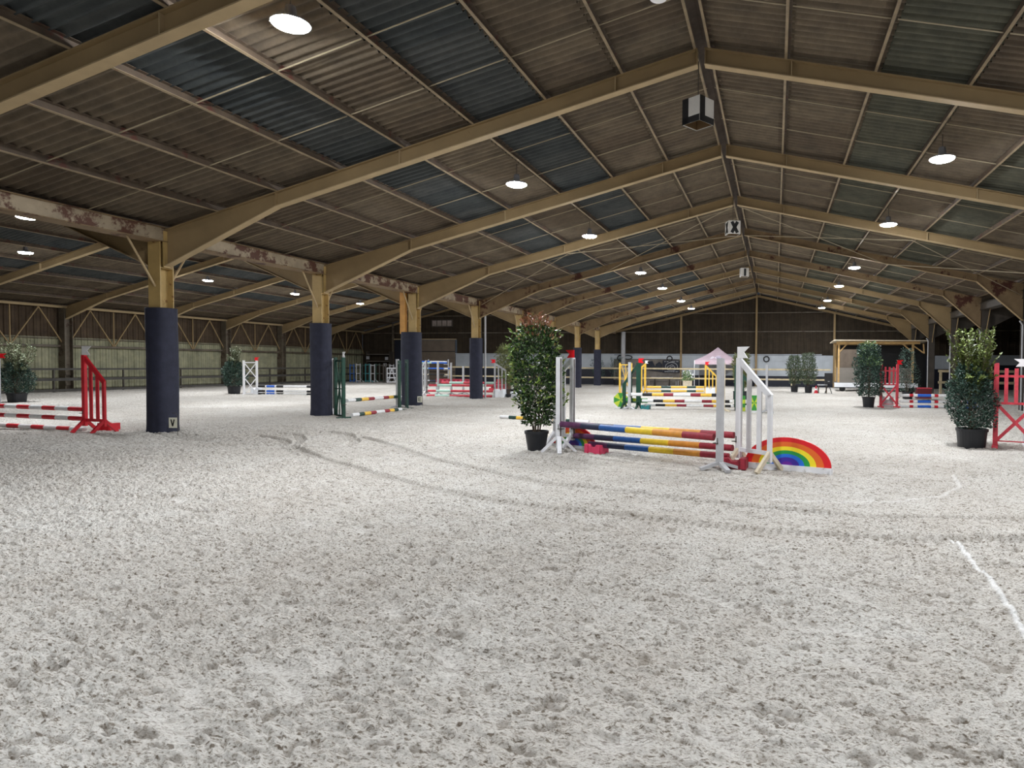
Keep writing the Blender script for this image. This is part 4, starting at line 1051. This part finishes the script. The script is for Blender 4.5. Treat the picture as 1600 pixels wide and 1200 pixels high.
# --- red picket stands
def picket(label, p, rz, w_, h_, matn, fl=None, cup=()):
    t = thing('jump_stand', label, 'jump stand', (p[0], p[1], gz(*p) if p[1] < 16 else 0), rz, 'red picket stands')
    for x in (0, w_): m = MB(); m.box((x, 0, h_/2), (.085, .07, h_)); m.build('post', matn, t)
    for z in (h_-.25, h_*.53, .14): m = MB(); m.box((w_/2, 0, z), (w_, .03, .045 if z > .2 else .02)); m.build('rail', matn, t)
    for i in range(3): m = MB(); m.box((w_*(i+1)/4, -.025, (h_*.53+h_-.10)/2), (.065, .02, h_*.47-.10)); m.build('picket', matn, t)
    for s in (0, 1): m = MB(); m.beam((.03, .01*s, .16 if s else h_*.51), (w_-.03, .01*s, h_*.51 if s else .16), .06, .02, 0, side=(0, 0, 1)); m.build('cross_brace', matn, t)
    for x in (0, w_): m = MB(); m.box((x, 0, .03), (.10, .42, .06)); m.build('foot', matn, t)
    cups(t, cup, w_, 1)
    if fl: flag(t, fl[1], h_, fl[0], fl[2], .16)
    return t
picket('red picket stand on the right edge beside the large shrub', (4.14, 13.88), R(-18), .66, 1.63, 'red_worn')
pp = Vector((3.96, 26.75)); picket('red picket stand with a red flag holding blue, red and white poles', pp, R(12), .62, 1.66, 'red_worn', ('flag_red', .6, 1), (.45, .22))
RBW = ['pole_white', 'red', 'pole_white', 'bright_blue', 'pole_white', 'red', 'pole_white', 'red', 'pole_white', 'bright_blue', 'pole_white', 'red', 'pole_white']
for i, (z, lab) in enumerate(((.48, 'topmost'), (.25, 'middle'), (.06, 'lowest'))):
    pole('white pole with red and blue bands, %s at the red picket stand' % lab, (4.66, 26.85, z), (8.1, 27.1, z), RBW, .055, [0, .10, .14, .185, .325, .36, .40, .60, .64, .675, .815, .86, .90, 1], 'white poles with red and blue bands')
block('grey plastic block behind the crossed braces of the red picket stand', (4.25, 27.2), 0, 'grey_post', (.45, .3, .42))
# white flag at right edge
t = thing('jump_stand', 'white stand with a white flag at the right edge, behind the red picket stand', 'jump stand', (4.83, 14.4, 0), R(-18))
m = MB(); m.box((0, 0, .8), (.07, .07, 1.6)); m.build('post', 'white', t); flag(t, 0, 1.58, 'flag_white', -1, .15)
m = MB(); m.box((0, 0, .03), (.08, .45, .06)); m.build('foot', 'white', t)

# ------------------------------------------------------------------ wooden booth on trailer
t = thing('wooden_booth', 'wooden booth with brown cloth panels and a pale board roof at the far right', 'booth', (3.9, 43.5, 0))
for x in (0, 4.35):
    for y in (0, 2.0):
        m = MB(); m.box((x, y, 1.85), (.12, .12, 2.55)); m.build('post', 'timber', t)
m = MB(); m.box((2.3, 0, 3.06), (4.9, .10, .16)); m.box((2.3, 2.0, 3.06), (4.9, .10, .16)); m.build('roof_beam', 'timber', t)
m = MB(); m.add([(-.35, -.45, 3.24), (5.2, -.45, 3.20), (5.2, 2.5, 3.12), (-.35, 2.5, 3.16), (-.35, -.45, 3.19), (5.2, -.45, 3.15), (5.2, 2.5, 3.07), (-.35, 2.5, 3.11)], [(0, 1, 2, 3), (7, 6, 5, 4), (0, 4, 5, 1), (1, 5, 6, 2), (2, 6, 7, 3), (3, 7, 4, 0)]); m.build('roof', 'raw_wood', t)
for a, b in (((0, 0, 2.45), (.5, 0, 3.0)), ((4.35, 0, 2.45), (3.75, 0, 3.0)), ((4.35, 0, 2.9), (4.95, 0, 2.45)), ((4.95, 0, 3.0), (5.0, 0, 2.4))):
    m = MB(); m.beam(a, b, .07, .07); m.build('brace', 'timber', t)
m = MB(); m.box((.7, .0, 2.08), (1.25, .03, 1.15)); m.build('cloth_panel', 'cloth_brown', t)
for cx_, cw_ in ((.62, 1.5), (3.7, 1.3)): m = MB(); m.box((cx_, -.04, 1.04), (cw_, .03, .92)); m.build('cloth_panel', 'cloth_grey', t)
m = MB(); m.box((2.3, 1.95, 1.7), (4.5, .05, 2.5)); m.build('back_board', 'black', t)
m = MB(); m.box((2.2, -.10, .42), (4.9, .05, .28)); m.build('deck_board', 'plank_white', t)
m = MB(); m.box((2.2, .95, .52), (4.7, 2.0, .08)); m.build('deck', 'dark_steel', t)
for x in (.25, 3.6): m = MB(); m.tube([(x, -.02, .18), (x, .12, .18)], .18, 16); m.build('wheel', 'tyre', t)
m = MB(); m.box((5.0, 2.0, 1.5), (1.0, .05, 3.0)); m.build('side_board', 'black', t)
# speaker, chair, cone, red bucket
t = thing('loudspeaker', 'black loudspeaker on a short stand beside the wooden booth', 'loudspeaker', (2.98, 39.2, 0))
m = MB(); m.box((0, 0, .88), (.42, .36, .62)); m.box((0, -.17, .88), (.38, .03, .58)); m.build('cabinet', 'black', t)
for s in (-1, 1): m = MB(); m.tube([(0, 0, .6), (s*.2, 0, 0)], .02, 6); m.build('leg', 'black', t)
m = MB(); m.box((0, -.19, .72), (.10, .01, .03)); m.build('badge', 'grey_post', t)
t = thing('traffic_cone', 'small red and white cone by the potted olives', 'cone', (2.32, 39.46, 0))
m = MB(); m.box((0, 0, .015), (.28, .28, .03)); m.lathe([(.11, .03), (.075, .20)], 16); m.lathe([(.055, .29), (.025, .45), (.001, .45)], 16); m.build('cone_body', 'red', t)
m = MB(); m.lathe([(.0751, .20), (.055, .29)], 16); m.build('reflective_band', 'white_clean', t)
t = thing('low_table', 'small dark wooden table with grey top between cone and loudspeaker', 'table', (2.68, 39.6, 0))
m = MB(); m.box((0, 0, .50), (.55, .4, .05)); m.build('tabletop', 'grey_post', t)
for x in (-.22, .22):
    for y in (-.15, .15): m = MB(); m.box((x, y, .24), (.05, .05, .48)); m.build('leg', 'bark', t)
t = thing('crate', 'dark red plastic crate at the foot of the dark shrub', 'crate', (6.75, 33.0, 0)); m = MB()
for s in (-1, 1): m.box((s*.30, 0, .35), (.02, .5, .5)); m.box((0, s*.25, .35), (.6, .02, .5))
m.box((0, 0, .11), (.6, .5, .02)); m.build('crate_body', 'crate_red', t)
m = MB(); m.box((0, -.26, .59), (.64, .03, .04)); m.box((0, .26, .59), (.64, .03, .04)); m.build('rim', 'red_worn', t)
# wooden fence on the right behind shrub
t = thing('wooden_fence', 'short dim wooden rail fence between the right columns', 'fence', (0, 0, 0))
for x in (9.3, 11.2, 13.2): m = MB(); m.box((x, 41.0, .7), (.12, .12, 1.4)); m.build('fence_post', 'wood_rail', t)
for z in (1.35, .7): m = MB(); m.box((11.2, 40.92, z), (4.1, .05, .14)); m.build('rail', 'wood_rail', t)

# ------------------------------------------------------------------ far end details
t = thing('pop_up_tent', 'pale pink pop-up tent with a peaked roof behind the far fence', 'tent', (-4.15, 49.3, 0))
hw = 1.55
m = MB(); n = 8; ed = []
for i in range(4):
    a = [(-hw, -hw), (hw, -hw), (hw, hw), (-hw, hw)][i]; b = [(-hw, -hw), (hw, -hw), (hw, hw), (-hw, hw)][(i+1) % 4]
    for j in range(6):
        f0, f1 = j/6, (j+1)/6
        def pt(p, f): s = 1-f; return (p[0]*s, p[1]*s, 1.96+.98*f-.10*math.sin(math.pi*f))
        m.add([pt(a, f0), pt(b, f0), pt(b, f1), pt(a, f1)], [(0, 1, 2, 3)])
m.build('roof_canopy', 'tent_pink', t)
m = MB()
for i in range(4):
    a = [(-hw, -hw), (hw, -hw), (hw, hw), (-hw, hw)][i]; b = [(-hw, -hw), (hw, -hw), (hw, hw), (-hw, hw)][(i+1) % 4]
    m.add([(a[0], a[1], 1.66), (b[0], b[1], 1.66), (b[0], b[1], 1.97), (a[0], a[1], 1.97)], [(0, 1, 2, 3)])
m.build('valance', 'tent_pink', t)
for x in (-hw, hw):
    for y in (-hw, hw): m = MB(); m.box((x, y, .98), (.045, .045, 1.96)); m.build('leg', 'white_clean', t)
# swirl mark on the canopy front
m = MB()
def on(u, f): s = 1-f; return (u*s*hw, -hw*s-.012, 1.96+.98*f-.10*math.sin(math.pi*f)+.012)
for k, (u0, f0, pts) in enumerate(((0, 0, [(-.35, .22), (-.28, .34), (-.16, .30), (-.22, .22), (-.32, .14)]), (0, 0, [(-.10, .24), (0, .36), (.12, .40), (.26, .38)]), (0, 0, [(-.05, .20), (.1, .26), (.3, .24)]))):
    m.tube([on(a, b) for a, b in pts], .022, 5, 0)
m.build('printed_mark', 'tent_mark', t)
m = MB(); m.tube([on(-.12, .30), on(.05, .32), on(.3, .31)], .018, 5, 0); m.tube([on(.0, .22), on(.16, .2), on(.34, .2)], .016, 5); m.build('printed_mark', 'tent_mark_violet', t)

# banners
t = thing('banner', 'black banner with a white round horse logo on the far wall', 'banner', (-7.93, GY-.12, 1.02))
m = MB(); m.box((0, 0, .47), (1.42, .01, .98)); m.build('cloth', 'banner_black', t)
m = MB(); N_ = 40
m.tube([(.47*math.cos(2*math.pi*i/N_), -.012, .46+.32*math.sin(2*math.pi*i/N_)) for i in range(N_+1)], .014, 5)
m.tube([(-.34, -.012, .36), (-.28, -.012, .48), (-.14, -.012, .52), (0, -.012, .60), (.12, -.012, .58), (.10, -.012, .48), (-.08, -.012, .44), (-.12, -.012, .34)], .014, 5)
m.tube([(.10, -.012, .58), (.22, -.012, .46), (.30, -.012, .32)], .014, 5); m.build('round_logo', 'banner_white', t)
m = MB(); rs = random.Random(3)
for z, a, b, hh in ((.85, -.55, .58, .05), (.06, -.52, .52, .05)):
    x = a
    while x < b:
        w_ = rs.uniform(.03, .06); m.box((x, -.01, z), (w_, .006, hh*rs.uniform(.7, 1))); x += w_+.02+(.06 if rs.random() < .15 else 0)
m.build('lettering', 'banner_white', t)
t = thing('banner', 'crumpled dark banners left of the round horse logo banner', 'banner', (-9.25, GY-.14, 1.05)); m = MB()
m.add([(-.65, 0, .78), (-.2, -.02, .86), (.02, 0, .42), (.1, -.02, .62), (.35, 0, .80), (.58, -.02, .62), (.6, 0, 0), (-.62, 0, .15)], [(0, 1, 2, 7), (2, 3, 4, 5, 6, 7)]); m.build('cloth', 'banner_black', t)
for i, (x, z, lab) in enumerate(((-12.09, 2.13, 'left of the grey gable column'), (-11.44, 2.19, 'beside another, left of the yellow stand'), (-8.09, 2.10, 'above the round logo banner'), (-.65, 2.10, 'right of the tent'))):
    m = MB(); n = 20; rr = .20 if i != 1 else .24
    vs = []; fs = []
    for a in range(n):
        for b in range(8):
            A = 2*math.pi*a/n; B = 2*math.pi*b/8; q = rr*(1.4 if (i == 1) else 1)+.045*math.cos(B); qz = rr+.045*math.cos(B)
            vs.append((q*math.cos(A), .045*math.sin(B), (qz if i != 1 else qz*.6)*math.sin(A)))
    for a in range(n):
        for b in range(8): fs.append((a*8+b, ((a+1) % n)*8+b, ((a+1) % n)*8+(b+1) % 8, a*8+(b+1) % 8))
    m.add(vs, fs); o = m.build('hanging_hoop', 'tyre', None, True); o.location = (x, GY-.125, z); tag(o, 'black hoop hung on the far wall, '+lab, 'hoop', 'black hoops on the far wall')
# table, planter, chairs behind fence
t = thing('picnic_table', 'pale-topped table with dark frame behind the far fence, under the banner', 'table', (-8.2, 48.5, 0))
m = MB(); m.box((0, 0, .66), (1.55, .7, .05)); m.build('tabletop', 'plank_white', t)
for x in (-.55, .55): m = MB(); m.beam((x, -.3, 0), (x, -.05, .64), .06, .05); m.beam((x, .3, 0), (x, .05, .64), .06, .05); m.build('leg', 'dark_steel', t)
m = MB(); m.box((0, -.45, .36), (1.7, .2, .04)); m.build('bench', 'dark_steel', t)
def chair(x, y, rz, lab):
    t = thing('garden_chair', lab, 'chair', (x, y, 0), rz, 'chairs behind the far fence')
    m = MB(); m.box((0, 0, .42), (.42, .42, .03)); m.build('seat', 'cloth_grey', t)
    m = MB(); m.beam((0, .2, .44), (0, .28, .9), .42, .02, 0, (1, 0, 0)); m.build('backrest', 'cloth_grey', t)
    for a in (-.19, .19):
        for b in (-.19, .19): m = MB(); m.box((a, b, .21), (.03, .03, .42)); m.build('leg', 'grey_post', t)
chair(-9.5, 48.8, 1.2, 'grey chair at the left end of the pale-topped table'); chair(-6.95, 48.9, -1.0, 'grey chair at the right end of the pale-topped table')
t = thing('flower_planter', 'pale wooden planter with white-flowering plant by the far fence', 'planter', (-6.02, 46.4, 0))
m = MB(); m.box((0, 0, .26), (.62, .35, .50)); m.build('box', 'raw_wood', t)
leaf_cloud(500, prof_fn(.5, 1.15, lambda u: .42*(1-.4*u), 0), .11, .5, 31).build('foliage', 'leaf_bright', t)
leaf_cloud(60, prof_fn(.7, 1.2, lambda u: .36, .6), .10, .9, 32).build('flowers', 'white_clean', t)
# grey round gable column
t = thing('gable_column', 'grey column on the far wall right of the farthest padded column', 'column', (-11.75, GY-.45, 0)); m = MB(); m.tube([(0, 0, 0), (0, 0, 4.2)], .17, 16); m.build('column_shaft', 'grey_post', t)
# red seats / stack of cushions right of 4th column
for i, (z, c, lab, w_) in enumerate(((.085, 'red_worn', 'lowest', 1.1), (.255, 'dark_red', 'second from the bottom', 1.05), (.425, 'pink', 'third from the bottom', .95), (.595, 'red', 'topmost', .7))):
    m = MB(); m.box((0, 0, 0), (w_, .5, .17)); m.box((0, 0, .02), (w_*.96, .54, .09)); o = m.build('foam_block', c); o.location = (-15.8+.1*i, 36.2, z)
    tag(o, 'red foam block behind the red and mint jump, %s of its pile' % lab, 'block', 'pile of red foam blocks')
# red plank filler behind poles
t = thing('plank_filler', 'red and white decorated filler plank behind the left part of the red and mint poles', 'jump filler', (-17.3, 33.5, 0)); m = MB(); m.box((0, 0, .62), (2.2, .05, .24)); m.build('board', 'dark_red', t)
m = MB()
for i in range(8): m.box((-.95+i*.27, -.03, .62), (.10, .01, .13 if i % 2 else .07))
m.build('painted_mark', 'pink', t)
for x in (-1, 1): m = MB(); m.box((x, 0, .27), (.06, .3, .54)); m.build('foot', 'grey_post', t)
# pole rack
t = thing('pole_rack', 'steel rack full of coloured jump poles in front of the beige door', 'rack', (-25.1, 44.6, 0))
for x in (-1.6, 0, 1.6):
    m = MB(); m.box((x, 0, .95), (.07, .07, 1.9)); m.build('upright', 'grey_post', t)
    for z in (.3, .75, 1.2, 1.6): m = MB(); m.box((x, -.3, z-.07), (.05, .7, .04)); m.build('arm', 'grey_post', t)
rs = random.Random(8); nn = 0
for z in (.3, .75, 1.2, 1.6):
    for j in range(6 if z > 1.5 else 4):
        cc = rs.choice([['pole_white', 'bright_blue', 'pole_white'], ['pole_white', 'red', 'pole_white'], ['warm_yellow', 'pole_white', 'warm_yellow'], ['pole_white', 'pole_mint', 'bright_blue'], ['pole_white', 'dark_red', 'bright_blue', 'pole_white']]) if z > 1 else rs.choice([['navy', 'grey_post', 'navy'], ['blue', 'pole_mint', 'raw_wood'], ['black', 'raw_wood', 'black']])
        row = {.3: 'bottom shelf', .75: 'second shelf', 1.2: 'third shelf', 1.6: 'top shelf'}[z]
        x0 = -27+rs.uniform(-.2, .2); yy = 44.0+.11*j; zz = z+.03+(.10 if (z > 1.5 and j > 3) else 0)
        if z > 1.5 and j > 3: yy = 44.05+.11*(j-4)
        pole('stored jump pole on the %s of the pole rack' % row, (x0, yy, zz), (x0+3.6, yy, zz), cc, .05, None, 'stored poles on the %s of the pole rack' % row)
# stored stands against the dark wall
STC = ['blue', 'grey_post', 'dark_green', 'teal', 'grey_post', 'wing_green', 'dark_steel', 'dark_steel', 'grey_post']
for i, x in enumerate((-33.4, -32.9, -32.45, -32.0, -31.6, -31.2, -30.75, -30.3, -29.95)):
    words = ['blue', 'pale grey', 'dark green', 'teal', 'grey', 'green', 'blackish', 'black', 'dull grey']
    t = thing('stored_stand', words[i]+' jump stand stored upright in the dark left corner', 'jump stand', (x, 47.0+.1*(i % 3), 0), R(20), 'stored jump stands in the dark corner')
    hh = 1.5+.05*(i % 2)
    for q in (0, .30): m = MB(); m.box((q, 0, hh/2), (.07, .06, hh)); m.build('post', STC[i], t)
    for z in (.15, .75, hh-.1): m = MB(); m.box((.15, 0, z), (.3, .04, .06)); m.build('rail', STC[i], t)
    m = MB(); m.beam((.3, 0, .35), (.62, -.1, .03), .06, .06); m.build('foot', STC[i], t)
t = thing('gate_filler', 'small white gate with crossed bars leaning by the dark doorway', 'jump filler', (-29.75, 46.5, 0), 0)
for x in (0, .85): m = MB(); m.box((x, 0, .62), (.08, .05, 1.24)); m.build('post', 'white', t)
for z in (.12, .45, .78, 1.2): m = MB(); m.box((.42, 0, z), (.85, .03, .09)); m.build('rail', 'white', t)
for s in (0, 1): m = MB(); m.beam((.1 if s else .75, -.02, .12), (.42, -.02, 1.2), .07, .02, 0, (0, 0, 1)); m.build('cross_brace', 'white', t)
# shelf with boxes in the dark corner
t = thing('wall_shelf', 'dark wall shelves in the left corner above the stored stands', 'shelf', (-33.3, 50.9, 0))
for z in (1.75, 2.35): m = MB(); m.box((0, 0, z), (2.2, .5, .05)); m.build('shelf_board', 'panel_grey', t)
for x in (-1.1, 1.1): m = MB(); m.box((x, 0, 1.3), (.06, .5, 2.6)); m.build('upright', 'dark_steel', t)
for i, (x, z) in enumerate(((-.95, 2.05), (.85, 2.0), (.7, 1.4+.05))):
    m = MB(); m.box((0, 0, 0), (.24, .02, .22)); m.box((0, .02, 0), (.28, .03, .26)); o = m.build('notice_card', 'grey_post'); o.location = (-33.3+x, 50.62, z); tag(o, 'small pale square card on the dark corner shelves, %s' % ('upper left', 'upper right', 'lower right')[i], 'card', 'cards on the corner shelves')
